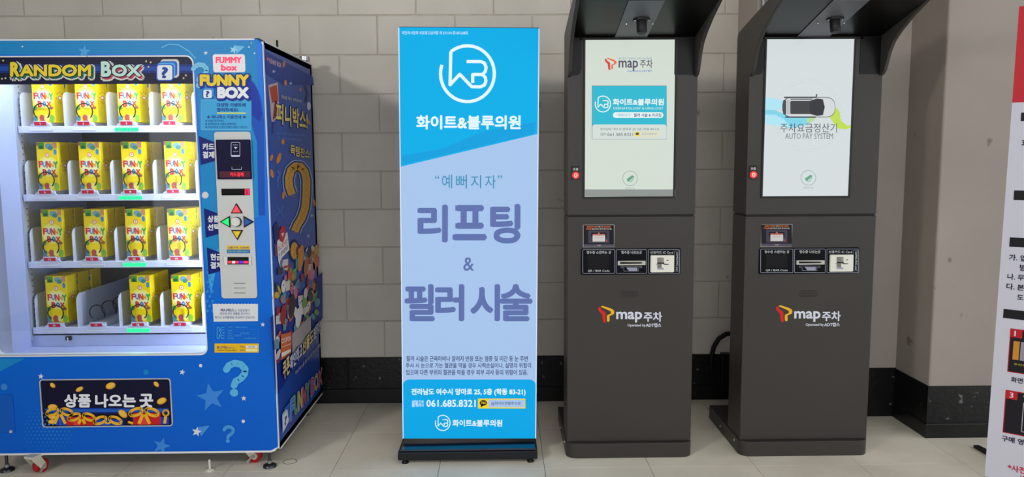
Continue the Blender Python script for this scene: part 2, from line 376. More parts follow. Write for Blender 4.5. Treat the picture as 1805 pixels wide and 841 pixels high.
slab('window_glass', (u0-.002, VY0+.012, v0-.002), (u1+.002, VY0+.016, v1+.002), M_glass, vm)
# lamps of the display window: strips behind the door frame
def tube_lamp(name, loc, sx, sy, power, target, col=(.78, .85, 1)):
    o = area(name, loc, sx, power, target, col, sy); o.parent = vm; o.location = Vector(loc)-vm.location; return o
tube_lamp('display_lamp', (-1.155, -.83, 1.08), .03, 1.0, 6.6, (-1.9, -.66, 1.0))
tube_lamp('display_lamp', (-1.62, -.845, IZ1-.012), .8, .05, 4.6, (-1.62, -.62, .5))
slab('lamp_tube', (-1.19, -.85, .58), (-1.165, -.835, 1.58), lit((235, 240, 255), 1.6), vm, .004)

# shelves with lanes
LZ = [1.447, 1.157, .867, .577]; PITCHX = .1813; LX = [-2.038+PITCHX*k for k in range(6)]
M_lip = paint((196, 202, 226), .4, k=1.15); M_div = paint((198, 203, 216), .4, k=1.1)
tags = [['1', '2', '3', '4'], ['6', '7', '8', '9'], ['11', '12', '13', '14'], ['16', '17', '18', '19']]
coil_m = paint((14, 14, 15), .3, spec=.4)
def coil(x, z, ncoil, y0=-.722):
    P = []
    for i in range(ncoil*28+23):
        t = i/28; a = math.radians(232)-2*PI*t
        g = t-int(t); y = y0+.1*(int(t)+max(0, (g-.7)/.3)**1.5)*(1 if ncoil else .25)
        P.append((x+.0335*math.cos(a), y, z+.0335*math.sin(a)))
    return Mb().tube(P, .0026, coil_m, 6)
for r in range(4):
    z = LZ[r]
    m = Mb(); m.box((IX0+.012, -.725, z+.006), (IX1-.01, -.24, z+.012), M_lip)
    sh = m.build('shelf', vm)
    lp = slab('shelf_lip', (IX0+.012, -.735, z-.014), (IX1-.01, -.725, z+.014), M_lip, sh, .0015)
    for k in range(5 if r < 4 else 5):
        x = LX[k]
        prof = [(-.722, z+.012), (-.722, z+.125)]+[(-.722+.035*(1-math.cos(a*PI/12)), z+.125+.035*math.sin(a*PI/12)) for a in range(1, 7)]+[(-.25, z+.160), (-.25, z+.012)]
        Mb().prism(prof, x-.0012, x+.0012, M_div, axis='x').build('divider', sh)
    for k in range(4):
        cx = LX[k]+.092; s = tags[r][k]
        slab('lane_rail', (cx-.026, -.72, z+.012), (cx+.026, -.28, z+.030), M_div, sh, .002)
        nc = 3 if s == '17' else 0
        coil(cx-.004, z+.0765, nc+1 if nc else 0, -.722).build('coil', sh)
        ft = Face((cx-.004, -.7375, z+.024), (1, 0, 0), (0, -.25, 1))
        tg = Mb(); tg.prism([(-.046, -.012), (.046, -.012), (.040, -.002), (.030, .002), (.028, .011), (-.028, .011), (-.030, .002), (-.040, -.002)], -.004, 0, M_lip, ft)
        tg.prism([(-.025, -.007), (.025, -.007), (.025, .008), (-.025, .008)], 0, .0012, paint((188, 30, 62), .4), ft)
        V, Fs, gw, gh = glyphs(s, 2); gh2 = .009; gw2 = gh2*gw/gh
        for o_ in (-.0006, 0, .0006): tg.add([ft.w(-gw2/2+q[0]*gw2+o_, -.004+q[1]*gh2, .0016+o_*.05) for q in V], Fs, paint((240, 230, 232)))
        tg.build('price_tag', sh)
        lx = cx-.004
        if k == 2:
            g = Mb()
            for i in range(6): g.box((lx-.050+i*.0168, -.7385, z-.009), (lx-.036+i*.0168, -.735, z+.006), paint((30, 255, 150), emit=1.15, k=.3))
            g.build('indicator_light', sh, 'lit green row of lamps')
            pl = bpy.data.lights.new('indicator_glow', 'AREA'); pl.energy = .055; pl.color = (.05, 1, .4); pl.size = .08; pl.shape = 'RECTANGLE'; pl.size_y = .01
            po = bpy.data.objects.new('indicator_glow', pl); COL.objects.link(po); po.parent = vm; po.location = Vector((lx, -.745, z))-vm.location
            po.rotation_euler = (math.radians(115), 0, PI)
        else:
            g = Mb(); g.box((lx-.050, -.7362, z-.006), (lx+.050, -.735, z+.004), paint((176, 180, 196)))
            g.box((lx-.047, -.7366, z-.003), (lx+.047, -.736, z+.001), paint((205, 208, 222)))
            g.build('indicator_light', sh, 'unlit grey indicator strip')

# yellow boxes (built once, copied)
BW, BD, BH = .092, .084, .206
def make_box():
    t = thing('gift_box', 'x', 'box', (0, 0, 0), 'yellow boxes in the vending machine')
    Y = paint((250, 208, 8), .45, k=1.05); Mb().box((-BW/2, 0, 0), (BW/2, BD, BH), Y).build('carton', t, bevel=.0012, bseg=1)
    a = Art(Face((-BW/2, 0, 0))); W_, H_ = BW, BH
    def R(x0, y0, x1, y1, c, l=0): a.uvpoly([(x0*W_, y0*H_), (x1*W_, y0*H_), (x1*W_, y1*H_), (x0*W_, y1*H_)], paint(c, k=1.1), l)
    def E(x, y, rx, ry, c, l=0, n=14): a.uvpoly(ell(x*W_, y*H_, rx*W_, ry*H_, n), paint(c, k=1.1), l)
    E(.5, .50, .5, .22, (252, 226, 96)); E(.5, .50, .40, .16, (252, 240, 170), .5)
    R(.10, .86, .38, .995, (70, 150, 50)); E(.24, .90, .10, .035, (30, 90, 40), 1); R(.0, .93, .1, .995, (150, 90, 70))
    E(.60, .92, .17, .06, (110, 160, 170)); E(.68, .88, .12, .045, (60, 130, 120), 1); R(.78, .88, .97, .995, (200, 140, 100)); E(.88, .80, .07, .06, (40, 130, 200), 1)
    a.uvpoly(rrect(.40*W_, .685*H_, .60*W_, .79*H_, .008), paint((225, 120, 40)), 1); a.uvpoly(rrect(.43*W_, .705*H_, .57*W_, .77*H_, .005), paint((250, 240, 235)), 2)
    def T(s, x0, y0, x1, y1, c, l=3, bold=.03, out=0):
        V, Fs, gw, gh = glyphs(s, 1)
        r = bold*(y1-y0)*H_/gh
        for k in range(4):
            dx, dy = r*math.cos(k*PI/2+.78), r*math.sin(k*PI/2+.78)
            a.add([a.fc.w((x0+(x1-x0)*q[0])*W_+dx, (y0+(y1-y0)*q[1])*H_+dy, a.h+l*a.H+k*.00002) for q in V], Fs, paint(c, k=1.1))
    T('?', .47, .715, .53, .76, (200, 60, 30))
    cs = [(222, 40, 36), (40, 110, 200), (222, 60, 36), (240, 150, 30), (60, 160, 60)]
    xs = [(.09, .25, .485, .61), (.27, .43, .49, .60), (.45, .62, .48, .61), (.64, .77, .49, .57), (.78, .97, .47, .60)]
    for ch, (x0, x1, y0, y1), c in zip('FUNNY', xs, cs): T(ch, x0, y0, x1, y1, c, bold=.05)
    for ch, (x0, x1, y0, y1), c in zip('BOX', [(.26, .44, .32, .44), (.46, .64, .33, .44), (.66, .86, .33, .43)], [(200, 40, 50), (40, 120, 200), (200, 60, 40)]): T(ch, x0, y0, x1, y1, c, bold=.05)
    E(.10, .30, .10, .05, (80, 150, 40)); E(.85, .30, .10, .03, (150, 90, 60)); E(.10, .08, .10, .07, (70, 130, 150)); R(.30, .0, .55, .07, (170, 90, 60)); E(.40, .10, .12, .06, (180, 70, 70), 1)
    E(.62, .09, .13, .07, (230, 220, 110), 1); E(.85, .08, .13, .08, (130, 180, 60)); R(.02, .0, .25, .03, (90, 120, 130), 1)
    a.build('printed_graphic', t)
    b = Art(Face((BW/2, 0, 0), (0, 1, 0), (0, 0, 1)))
    b.uvpoly(rrect(.35*BD, .47*BH, .68*BD, .56*BH, .006), paint((226, 120, 60)), 0); b.uvpoly(rrect(.41*BD, .49*BH, .62*BD, .54*BH, .004), paint((252, 240, 235)), 1)
    for x, y, c in ((.3, .60, (120, 90, 30)), (.5, .63, (190, 60, 30)), (.72, .61, (90, 60, 30)), (.2, .51, (90, 150, 40)), (.82, .52, (50, 100, 140))): b.uvpoly(ell(x*BD, y*BH, .05*BD, .012*BH, 8), paint(c), 0)
    for s, y in (('FUNNY', .42), ('BOX', .39)):
        V, Fs, gw, gh = glyphs(s, 1); b.add([b.fc.w((.28+.46*q[0] if s == 'FUNNY' else .38+.26*q[0])*BD, (y+.022*q[1])*BH, b.h+.0006) for q in V], Fs, paint((150, 90, 40)))
    b.build('printed_graphic', t)
    top = Mb(); top.box((-BW/2+.002, .004, BH), (BW/2-.002, BD-.004, BH+.0012), paint((215, 182, 20), k=1.05)); top.build('lid', t)
    return t
proto = make_box()
def copy_tree(o):
    c_ = o.copy(); COL.objects.link(c_)
    for ch in o.children:
        d = ch.copy(); COL.objects.link(d); d.parent = c_
    return c_
first = True; LANEN = ['first', 'second', 'third', 'fourth']; SHELFN = ['top shelf', 'second shelf from the top', 'third shelf from the top', 'lowest shelf']
for r in range(4):
    for k in range(4):
        s = tags[r][k]
        if s == '17': continue
        for q in range(3 if s == '16' else 2):
            o = proto if first else copy_tree(proto); first = False
            o.location = (LX[k]+.090+random.uniform(-.002, .002), -.708+.1*q, LZ[r]+.0305)
            o.rotation_euler.z = random.uniform(-.03, .03)
            o['label'] = (f'yellow printed box at the front of the {LANEN[k]} lane, {SHELFN[r]}', f'yellow box queued behind the front box, {LANEN[k]} lane, {SHELFN[r]}', 'rearmost of three yellow boxes, lane beside the empty one, lowest shelf')[q]

# ---- print on the vending machine door
def P(r, g, b, k=1.12): return paint((r, g, b), .42, k=k, spec=.2)
NAVY = P(8, 22, 110); WHT = P(212, 216, 218); YEL = P(242, 200, 30); CY = P(20, 132, 196); CY2 = P(60, 158, 212); SKY = P(88, 176, 222)
a = Art(ff, .0006, 'printed_background')
top_y, r0 = 70, 352
a.poly([(-42, 68.5), (452, 72), (456, 180), (459, 380), (440, 388), (398, 425), (376, 448), (366, 480), (358, 420), (347, 120), (330, 97), (200, 95.5), (-42, 96.5)], CY)
a.poly([(366, 480), (376, 448), (398, 425), (385, 455), (372, 520)], CY2, 1)
a.poly([(-6, 632), (44, 632), (0, 655), (-40, 674), (-40, 632)], CY)
a.poly([(437, 134), (450, 148), (460, 172), (465, 210), (467, 380), (456, 380), (453, 250), (430, 178), (438, 160)], P(12, 78, 178), 1)
a.poly([(437, 134), (455, 160), (462, 200), (458, 215), (430, 190), (428, 176)], P(8, 50, 160), 2)
a.done(vm)
a = Art(ff, .0016, 'printed_shapes')
def star_part(x, y, r, m, ro): b_ = Art(ff, .0019); b_.star(x, y, r, m, 0, ro); b_.done(vm, 'star')
LB = P(120, 178, 222); LB2 = P(42, 120, 205)
for x, y, rr, m, ro in ((72.5, 663.5, 5.5, WHT, .1), (321.5, 656, 5.5, WHT, .2), (430, 702, 5, WHT, 0), (347, 761, 9, WHT, .2), (285, 786, 16, P(58, 132, 212), .3), (372, 700, 26, P(58, 132, 212), -.2), (363, 93.5, 4, WHT, .1), (149, 91, 12, P(72, 160, 220), .1), (412, 88, 8, P(150, 205, 235), .3), (463.5, 572, 4.5, WHT, .1)): star_part(x, y, rr, m, ro)
a.poly([(347, 753), (370, 750), (355, 769)], P(70, 140, 215), .5); a.poly([(412, 80), (432, 82), (418, 95)], P(105, 185, 228), .5)
for x, y, rr, m in ((354, 644.5, 3, WHT), (429, 742.5, 3, WHT), (8, 682, 6, P(60, 130, 210)), (258, 656, 5, P(10, 130, 190)), (362, 344, 6, P(205, 205, 208)), (40, 82, 1.5, WHT), (439, 83, 1.5, WHT), (449, 94, 1.5, WHT), (443, 76, 1, WHT)): a.oval(x, y, rr, rr, m, 1, n=14)
for i in range(12):
    for j in range(12):
        x, y = 45+i*7+(j % 2)*3.5, 722+j*6.4
        d = math.hypot((x-88)/48, (y-757)/40)
        if d < 1: a.oval(x, y, 1.9*(1.1-d*.6), 1.9*(1.1-d*.6), P(40, 128, 212), .5, n=8)
for i in range(4):
    for j in range(9):
        x, y = 366+i*9+(j % 2)*4, 480+j*8.5
        if x < 378+(j > 6)*20: a.oval(x, y, 2.6, 2.6, P(40, 135, 210), .5, n=10)
QM = []
for (x, y, h, c) in ((419, 667, 60, SKY), (405, 765, 29, P(70, 150, 215)), (355, 133, 42, P(120, 190, 226))):
    QM.append((x, y, h, c))
a.line([(285, 84), (298, 78), (315, 79), (333, 90), (345, 103)], 1.5, P(110, 190, 230), 1)
tag(a.done(vm), kind='stuff')
# side labels beside the control panel
for y0, y1, yt, yb_, t1, t2 in ((240, 291, 251, 281, '카드', '결제'), (367, 419, 381, 409, '상품', '선택'), (436, 484, 449, 479, '현금', '결제')):
    a = Art(ff, .0016, 'side_label'); x0 = 351+(y0-240)*.07; a.poly([(x0, y0), (x0+31, y0+12), (x0+34, y1-9), (x0+3, y1)], NAVY, 2)
    mid = (y0+y1)/2; hh = 11
    tx = x0+7
    a.text(t1, tx, mid-12.5, tx+20, mid-1.5, WHT, 4, bold=.04); a.text(t2, tx, mid+2, tx+20, mid+13, WHT, 4, bold=.04); a.done(vm)
# titles
def qmark(a, cx, cy, h, m, wd=.2, L=2, q=1):
    k = h/60; P_ = [(cx+x*k, cy+y*k) for x, y in ((-19.5, -16), (-15, -23), (-5, -27), (6, -25), (13.5, -17), (12.5, -8), (6, 0), (-3, 5), (-6, 12))]
    a.line(P_, h*wd, m, L); a.oval(P_[0][0], P_[0][1], h*wd/2, h*wd/2, m, L+.2, n=14); a.oval(P_[-1][0], P_[-1][1], h*wd/2, h*wd/2, m, L+.2, n=14)
    a.oval(cx-6*k, cy+25*k, h*.125, h*.115, m, L+.2, n=18)
for q_ in QM:
    a = Art(ff, .0019); qmark(a, *q_); a.done(vm, 'question_mark')
a = Art(ff, .0022, 'lettering')
SH = P(8, 40, 140)
a.text('FUNNY', 354, 133, 438, 150.5, YEL, 4, bold=.07, out=.16, omat=SH, res=3); a.text('FUNNY', 354, 135, 440, 153, SH, 1, bold=.1, out=.16, omat=SH)
a.text('BOX', 385, 155, 438, 172, P(226, 232, 238), 4, bold=.08, out=.16, omat=SH, res=3); a.text('BOX', 386, 158, 441, 175, SH, 1, bold=.1, out=.16, omat=SH)
def qbox(a, x, y, s, L=5):
    a.rect(x-s*.15+s*.25, y-s*.22, x+s*1.25, y+s*.75, P(20, 100, 200), L, r=s*.2); a.rect(x-s*.05, y-s*.12, x+s*1.12, y+s*.85, P(80, 165, 230), L+1, r=s*.2)
    a.rect(x-s*.12, y-s*.02, x+s*1.02, y+s*1.06, P(30, 90, 200), L+2, r=s*.2); a.rect(x-s*.04, y+s*.04, x+s*.94, y+s, P(225, 232, 240), L+3, r=s*.16)
    a.text('?', x+s*.28, y+s*.2, x+s*.62, y+s*.86, P(20, 60, 160), L+4, bold=.05, res=4)
qbox(a, 360, 158, 15)
a.rect(355, 176, 443, 229, P(56, 160, 214), 0, r=3); a.frame(355, 176, 443, 229, .6, P(130, 200, 230), 1)
D = P(12, 46, 130)
a.text('다양한 이벤트에', 383, 182, 433, 188.5, D, 2, bold=.03); a.text('참여하세요!', 383, 190.5, 420, 197, D, 2, bold=.03); a.rect(383, 198.5, 434, 200.5, P(220, 220, 90), 1)
a.text('★ 퍼니박스 이용안내 ★', 365, 203, 434, 209.5, D, 2, bold=.02)
for i, s in enumerate(('▶ 상품을 확인하세요.', '▶ 결제방법으로 상품을 선택하세요.', '▶ 화살버튼을 누르면 선택한 상품이 나옵니다.')): a.text(s, 363, 211+i*5.6, (396, 418, 437)[i], 215+i*5.6, D, 2)
a.done(vm)
a = Art(ff, .0018, 'notice_label')
pts = [(375, 601-66+0)]+[(375+i*4, 535+(1.6 if i % 2 else 0)) for i in range(1, 20)]+[(455, 535), (455, 566), (377, 567)]
a.poly([(375, 536)]+[(375+80*i/28, 535.0+(1.4 if i % 2 else 0)) for i in range(29)]+[(455, 566), (377, 567)], WHT, 0)
a.text('퍼니박스', 389, 544, 413, 549.5, P(60, 20, 120), 2, bold=.03); a.text('는 자동판매기', 414, 545, 440, 549.5, P(40, 80, 140), 2)
a.text('영업에 관한 법률을 준수하고', 388, 550.5, 441, 555, P(40, 80, 140), 2); a.text('청소년 유해물품을 취급하지 않습니다.', 379, 557, 450, 561.5, P(40, 80, 140), 2)
a.done(vm, label='white notice print with a torn upper edge')
a = Art(ff, .0018, 'notice_label'); K = P(90, 180, 230); K1 = P(50, 130, 205)
a.frame(377, 571, 456, 601, .6, K1, 0)
for y in (580.5, 585, 589.5, 594, 597.5): a.line([(400, y), (456, y)], .4, K1, 0)
for x in (400, 411): a.line([(x, 571), (x, 601)], .4, K1, 0)
a.line([(383, 577), (383, 596), (387, 596), (387, 589), (391, 596), (396, 596)], .9, K, 1); a.line([(383, 577), (387, 577), (387, 584), (391, 577), (396, 577)], .9, K, 1)
a.line([(396, 581), (391, 582), (388.5, 586.5), (391, 591), (396, 592)], .9, K, 1); a.line([(396, 585), (393.5, 586.5), (396, 588.5)], .8, K, 1)
for i, (s, x0, x1) in enumerate((('기자재 명칭', 402, 410), ('식품자동판매기', 414, 437), ('모델명', 402, 409), ('정격전압', 402, 409), ('AC 220V 60Hz', 424, 439), ('제조자', 402, 409), ('대한민국', 414, 425), ('제조연월', 402, 412), ('소비전력 150W', 430, 452))):
    y = (575.5, 575.5, 581.5, 586, 586, 590.5, 590.5, 595, 595)[i]; a.text(s, x0, y, x1, y+2.4, K, 1, res=1)
a.done(vm, label='pale blue certification mark beside a ruled table')
a = Art(ff, .0018, 'notice_label'); a.rect(378.5, 605.5, 456.5, 621.5, P(226, 180, 30), 0)
a.text('본 기기는', 383, 610, 401, 614.5, D, 2, bold=.03); a.text('자동판매기 입니다', 401.5, 612, 414, 614.5, D, 2, res=1); a.text('고장문의시 연락주세요 상품문의', 383, 616, 418, 619, P(80, 80, 60), 2, res=1)
a.text('설치장소', 423, 609.5, 432, 613, D, 2); a.text('설치번호', 423, 615.5, 432, 619, D, 2); a.rect(434, 609, 454, 613.5, P(220, 222, 215), 1, r=1); a.rect(434, 615, 454, 619.5, P(232, 220, 160), 1, r=1)
a.text('010-7000', 438, 610, 450, 612.5, D, 2)
a.done(vm, label='yellow strip label with small print')

# led sign
A = ff.px(376.5, 128); B = ff.px(432, 95.5)
led = Mb().prism(rrect(A[0], A[1], B[0], B[1], .010), 0, .004, paint((200, 196, 202), .3, emit=.12), ff).build('led_sign', vm, None, .0015)
a = Art(ff, .0046); RD = paint((255, 50, 90), emit=1.2, k=.3)
a.text('FUMMY', 381.5, 101, 426, 111, RD, 0, bold=.05); a.text('box', 391, 114, 418, 124.5, RD, 0, bold=.05)
a.done(led, 'lettering')
# header behind the glass edge
a = Art(ff, .0008, 'header_sign'); ff2 = Face((0, VY0+.006, 0)); a.fc = ff2
hd = Mb(); A_ = ff2.px(-14, 101); B_ = ff2.px(347.5, 147.5)
hd.prism([(u0, B_[1]), (u1, B_[1]), (u1, v1-.028)]+[(u1-.028+.028*math.cos(t*PI/12), v1-.028+.028*math.sin(t*PI/12)) for t in range(1, 7)]+[(u0, v1)], -.004, 0, P(10, 12, 50), ff2)
hdr = hd.build('header_sign', vm, 'navy header sign over the window')
a.rect(-14, 113, 343, 129, P(12, 40, 120), 0); a.rect(-14, 117, 343, 125, P(18, 72, 160), 1)
G1 = P(20, 110, 80); Y1 = P(236, 208, 50); OUT = P(205, 205, 200)
def title(s, x0, y0, x1, y1, c, sh, L):
    a.text(s, x0+3, y0+3, x1+3, y1+3, sh, L, bold=.1, out=.19, omat=OUT); a.text(s, x0, y0, x1, y1, P(16, 20, 50), L+4, bold=.12, res=3); a.text(s, x0, y0, x1, y1, c, L+5, bold=.05, res=3)
title('R', 20, 111, 34, 134, Y1, G1, 2); title('ANDOM', 37, 115, 160, 134, Y1, G1, 2)
title('B', 180, 110, 195, 134, P(190, 225, 215), P(190, 60, 80), 2); title('OX', 199, 115, 248, 134, P(190, 225, 215), P(190, 60, 80), 2)
a.rect(283, 104.5, 316, 137, OUT, 2, r=6); qbox(a, 279, 114, 27, 3)
for x, y in ((258, 108), (266, 110), (262, 118), (328, 133), (324, 138), (6, 107), (4, 139), (10, 138)): a.star(x, y, 2.4, P(220, 210, 150), 3)
a.done(hdr, 'lettering')

# control panel
def pbox(name, f, x0, y0, x1, y1, h0, h1, mat, parent, bevel=0, label=None, r=0):
    A, B = f.px(x0, y1), f.px(x1, y0)
    return Mb().prism(rrect(A[0], A[1], B[0], B[1], r, 5) if r else [(A[0], A[1]), (B[0], A[1]), (B[0], B[1]), (A[0], B[1])], h0, h1, mat, f).build(name, parent, label, bevel)
cpw = paint((200, 203, 201), .4, k=1.05)
cp = Mb(); Q = [ff.px(*q) for q in ((379, 232), (440, 232), (454, 525), (392, 526))]
# the panel outline is slightly tilted in the picture only; it is a rounded upright rectangle
A = ff.px(385.5, 526); B = ff.px(447, 232); CPX0, CPX1, CPZ0, CPZ1 = A[0], B[0], A[1], B[1]
CPX0 = ff.px(391, 520)[0]; CPX1 = ff.px(454, 520)[0]
cpo = Mb().prism(rrect(CPX0, CPZ0, CPX1, CPZ1, .012, 5), 0, .006, cpw, ff).build('control_panel', vm, None, .002)
fc = Face((0, VY0-.006, 0))
rd = pbox('card_reader', fc, 384.5, 246, 442, 316, 0, .010, paint((12, 12, 52), .35, k=1, spec=.1), vm, .003, 'glossy navy card reader')
fr = Face((0, VY0-.016, 0)); a = Art(fr)
a.frame(407.5, 251, 423, 276, .8, P(190, 195, 220), 1, r=2); a.rect(408, 273.5, 423, 276, P(200, 205, 225), 2); a.text('NFC', 411, 254.5, 420, 256.5, P(180, 185, 215), 2); a.poly([(412, 259), (419, 259), (415.5, 263)], P(190, 195, 220), 2); a.text('touch', 411, 266, 420, 268, P(180, 185, 215), 2)
a.rect(403, 291, 429, 293, P(5, 5, 12), 1); a.line([(409, 294.5), (409, 298.5), (426, 298.5), (426, 294.5)], .8, P(170, 175, 200), 1)
a.rect(387, 302, 441, 313, paint((90, 6, 40), emit=.35, k=.3), 1, r=2); a.text('카드결제', 406, 304, 429, 311, paint((255, 40, 60), emit=1.2, k=.3), 2, bold=.02); a.done(rd, 'lettering')
ds = pbox('price_display', fc, 391, 332.5, 440, 344.5, 0, .003, paint((8, 8, 9), .35, k=1, spec=.1), vm, .001, 'black price display')
a = Art(Face((0, VY0-.009, 0))); a.rect(431.5, 333.5, 439.5, 343.5, paint((255, 20, 80), emit=1.0, k=.3), 0); a.text('0', 433.5, 335, 437, 342, paint((120, 0, 30)), 2, bold=.03); a.done(ds, 'lettering')
blk = paint((22, 16, 16), .35)
def arrow(cx, cy, s, ang, col, e, lab):
    u, v = fc.px(cx, cy); k = (fc.px(cx+10, cy)[0]-u)/10; s *= k
    T = lambda q: [(u+q*math.cos(ang+t), v+q*math.sin(ang+t)) for t in (0, 2*PI/3, 4*PI/3)]
    b = Mb().prism(T(s*1.25), 0, .004, blk, fc).build('button_frame', vm, None, .0015)
    Mb().prism(T(s*.85), .004, .008, paint(col, .3, emit=e, k=.5 if e else 1.25), fc).build('arrow_button', b, lab, .0015)
arrow(417.5, 370, 10, PI/2, (255, 60, 70), 1.1, 'lit red arrow button pointing up')
arrow(400, 391, 10, PI, (20, 225, 110), .9, 'lit green arrow button pointing left')
arrow(436, 391, 10, 0, (25, 80, 160), 0, 'blue arrow button pointing right')
arrow(418.5, 411.5, 10, -PI/2, (225, 190, 30), 0, 'yellow arrow button pointing down')
u, v = fc.px(417.5, 391)
Mb().tube([fc.w(u, v, 0), fc.w(u, v, .006)], .0205, blk, 28).build('button_frame', vm)
Mb().tube([fc.w(u-.002, v, .004), fc.w(u-.002, v, .013), fc.w(u-.002, v, .015)], [.0185, .0185, .0165], paint((198, 196, 190), .35), 28).build('round_button', vm, 'large round white button')
a = Art(fc); a.rect(400, 433, 441, 439.8, P(226, 190, 40), 0, r=1); a.rect(400, 440, 441, 446.5, P(30, 110, 185), 0, r=1)
a.text('상품가격 : 5,000원', 402, 434.5, 438.5, 438.5, D, 2, bold=.01); a.text('지폐는 넣으면 반환되지 않습니다', 402, 441.5, 438.5, 444.8, P(190, 215, 90), 2)
a.done(vm, 'price_sticker', 'yellow and blue price sticker')
ba = pbox('bill_acceptor', fc, 396, 451.5, 443, 468, 0, .007, paint((196, 198, 196), .35), vm, .002, 'bill acceptor slot with red and blue lamps')
a = Art(Face((0, VY0-.013, 0))); a.rect(401, 453, 438.5, 466.5, P(8, 8, 10), 0)
for x0, x1, c in ((402, 408, (255, 60, 90)), (409, 415, (235, 200, 200)), (416, 421, (255, 50, 90)), (422, 428, (70, 60, 255)), (429, 437.5, (255, 50, 100))): a.rect(x0, 460, x1, 464.5, paint(c, emit=.9, k=.3), 1)
a.done(ba, 'printed_graphic')
a = Art(fc)
for y in (499.5, 507.8, 516.5): a.line([(412.5, y), (433, y)], .9, P(90, 92, 95), 1)
a.done(vm, 'slot_lines')

# product outlet
tr = paint((190, 192, 198), .3, metal=.4)
A = ff.px(77.5, 751.5); B = ff.px(299.5, 668)
Mb().ring(rrect(A[0]-.004, A[1]-.004, B[0]+.004, B[1]+.004, .014), rrect(A[0], A[1], B[0], B[1], .011), 0, .005, tr, ff).build('outlet_frame', vm)
ofl = Mb().prism(rrect(A[0], A[1], B[0], B[1], .011), 0, .0015, P(10, 10, 44), ff).build('outlet_flap', vm, 'navy flap of the product outlet')
a = Art(ff, .002); X = lambda x: x/3.489; Yy = lambda y: 600+y/3.489
a.rect(X(285), Yy(415), X(1038), Yy(447), P(18, 48, 130), 0)
a.rect(X(285), Yy(422), X(1038), Yy(438), P(30, 90, 185), .5)
CO = P(226, 150, 40); CO2 = P(244, 186, 70)
for x, y, rx, ry, ro in ((326, 276, 19, 13, .7), (491, 300, 25, 13, -.5), (682, 279, 31, 20, -.3), (963, 269, 20, 13, .8), (996, 372, 31, 19, -.4), (757, 451, 32, 20, .7), (326, 411, 30, 20, 0), (325, 470, 28, 16, .2), (322, 500, 25, 14, 0)):
    a.oval(X(x), Yy(y), rx/3.489, ry/3.489, CO, 1, ro, 18); a.oval(X(x)-.6, Yy(y)-.6, rx/4.4, ry/4.6, CO2, 2, ro, 18)
RB = P(190, 30, 36); RB2 = P(222, 60, 56); BB = P(20, 60, 170); RI = P(232, 176, 40)
def gift(x0, y0, x1, y1, c, c2, L=2):
    a.rect(X(x0), Yy(y0), X(x1), Yy(y1), c, L); a.poly([(X(x0+(x1-x0)*.25), Yy(y0+14)), (X((x0+x1)/2), Yy(y0+30)), (X((x0+x1)/2), Yy(y1)), (X(x0+(x1-x0)*.25), Yy(y1))], c2, L+.5)
gift(350, 465, 412, 522, BB, P(30, 90, 200)); gift(412, 470, 580, 522, RB, RB2); gift(590, 485, 760, 520, BB, P(30, 90, 200)); gift(820, 445, 990, 517, RB, RB2); gift(990, 470, 1040, 515, BB, P(30, 90, 200))
def bow(x, y, s):
    a.line(ell2(X(x-s*.75), Yy(y), s*.62/3.489, s*.30/3.489, -.35), s*.26/3.489, RI, 4, True); a.line(ell2(X(x+s*.75), Yy(y), s*.62/3.489, s*.30/3.489, .35), s*.26/3.489, RI, 4, True)
    a.line([(X(x-s*.1), Yy(y+s*.2)), (X(x-s*(.1+.45*(min(y+s*1.25, 512)-y-s*.2)/(s*1.05))), Yy(min(y+s*1.25, 512)))], s*.3/3.489, RI, 4); a.line([(X(x+s*.1), Yy(y+s*.2)), (X(x+s*(.1+.5*(min(y+s*1.25, 512)-y-s*.2)/(s*1.05))), Yy(min(y+s*1.25, 512)))], s*.3/3.489, RI, 4)
def ell2(cx, cy, rx, ry, rot): return ell(cx, cy, rx, ry, 16, rot)
bow(370, 440, 60); bow(505, 470, 60); bow(665, 490, 62); bow(888, 440, 66); a.line(ell2(X(1022), Yy(445), 5, 5, 0), 3, RI, 4, True); a.line([(X(1022), Yy(460)), (X(1015), Yy(510))], 5, RI, 4); a.line([(X(790), Yy(500)), (X(820), Yy(510))], 4, RI, 4)
WW = P(224, 226, 232)
for s, x0, x1 in (('상품', 402, 560), ('나오는', 592, 835), ('곳', 864, 942)): a.text(s, X(x0), Yy(331), X(x1), Yy(408), WW, 8, bold=.045, res=3)
a.done(ofl, 'lettering')
# lock cover plate
A = ff.px(-40, 763); B = ff.px(22.5, 695.5)
lk = Mb().prism(rrect(A[0], A[1], B[0], B[1], .004), 0, .004, P(10, 88, 184), ff).build('access_cover', vm, 'blue access cover at the lower left', .0015)
Mb().tube([ff.w(*ff.px(21, 760), .004), ff.w(*ff.px(21, 760), .009)], .006, tr, 10).build('latch_hook', lk)

# ---- print on the side
a = Art(fs, .001, 'printed_graphic')
S = lambda r, g, b: paint((r, g, b), .45, k=1.1, spec=.2)
a.poly([(466, 90), (551, 135), (553, 150), (500, 150), (468, 130)], S(24, 60, 150), 0)
a.poly([(476, 560), (568, 480), (568.5, 560), (487, 700)], S(18, 44, 140), 0)
PINK = S(220, 190, 200)
a.text('FUNNY BOX', 0, 0, 0, 0, PINK, 2, bold=.02, quad=((474, 111), (495, 119.5), (474, 102.5))); a.oval(471, 104, 1.8, 3, S(220, 110, 80), 2)
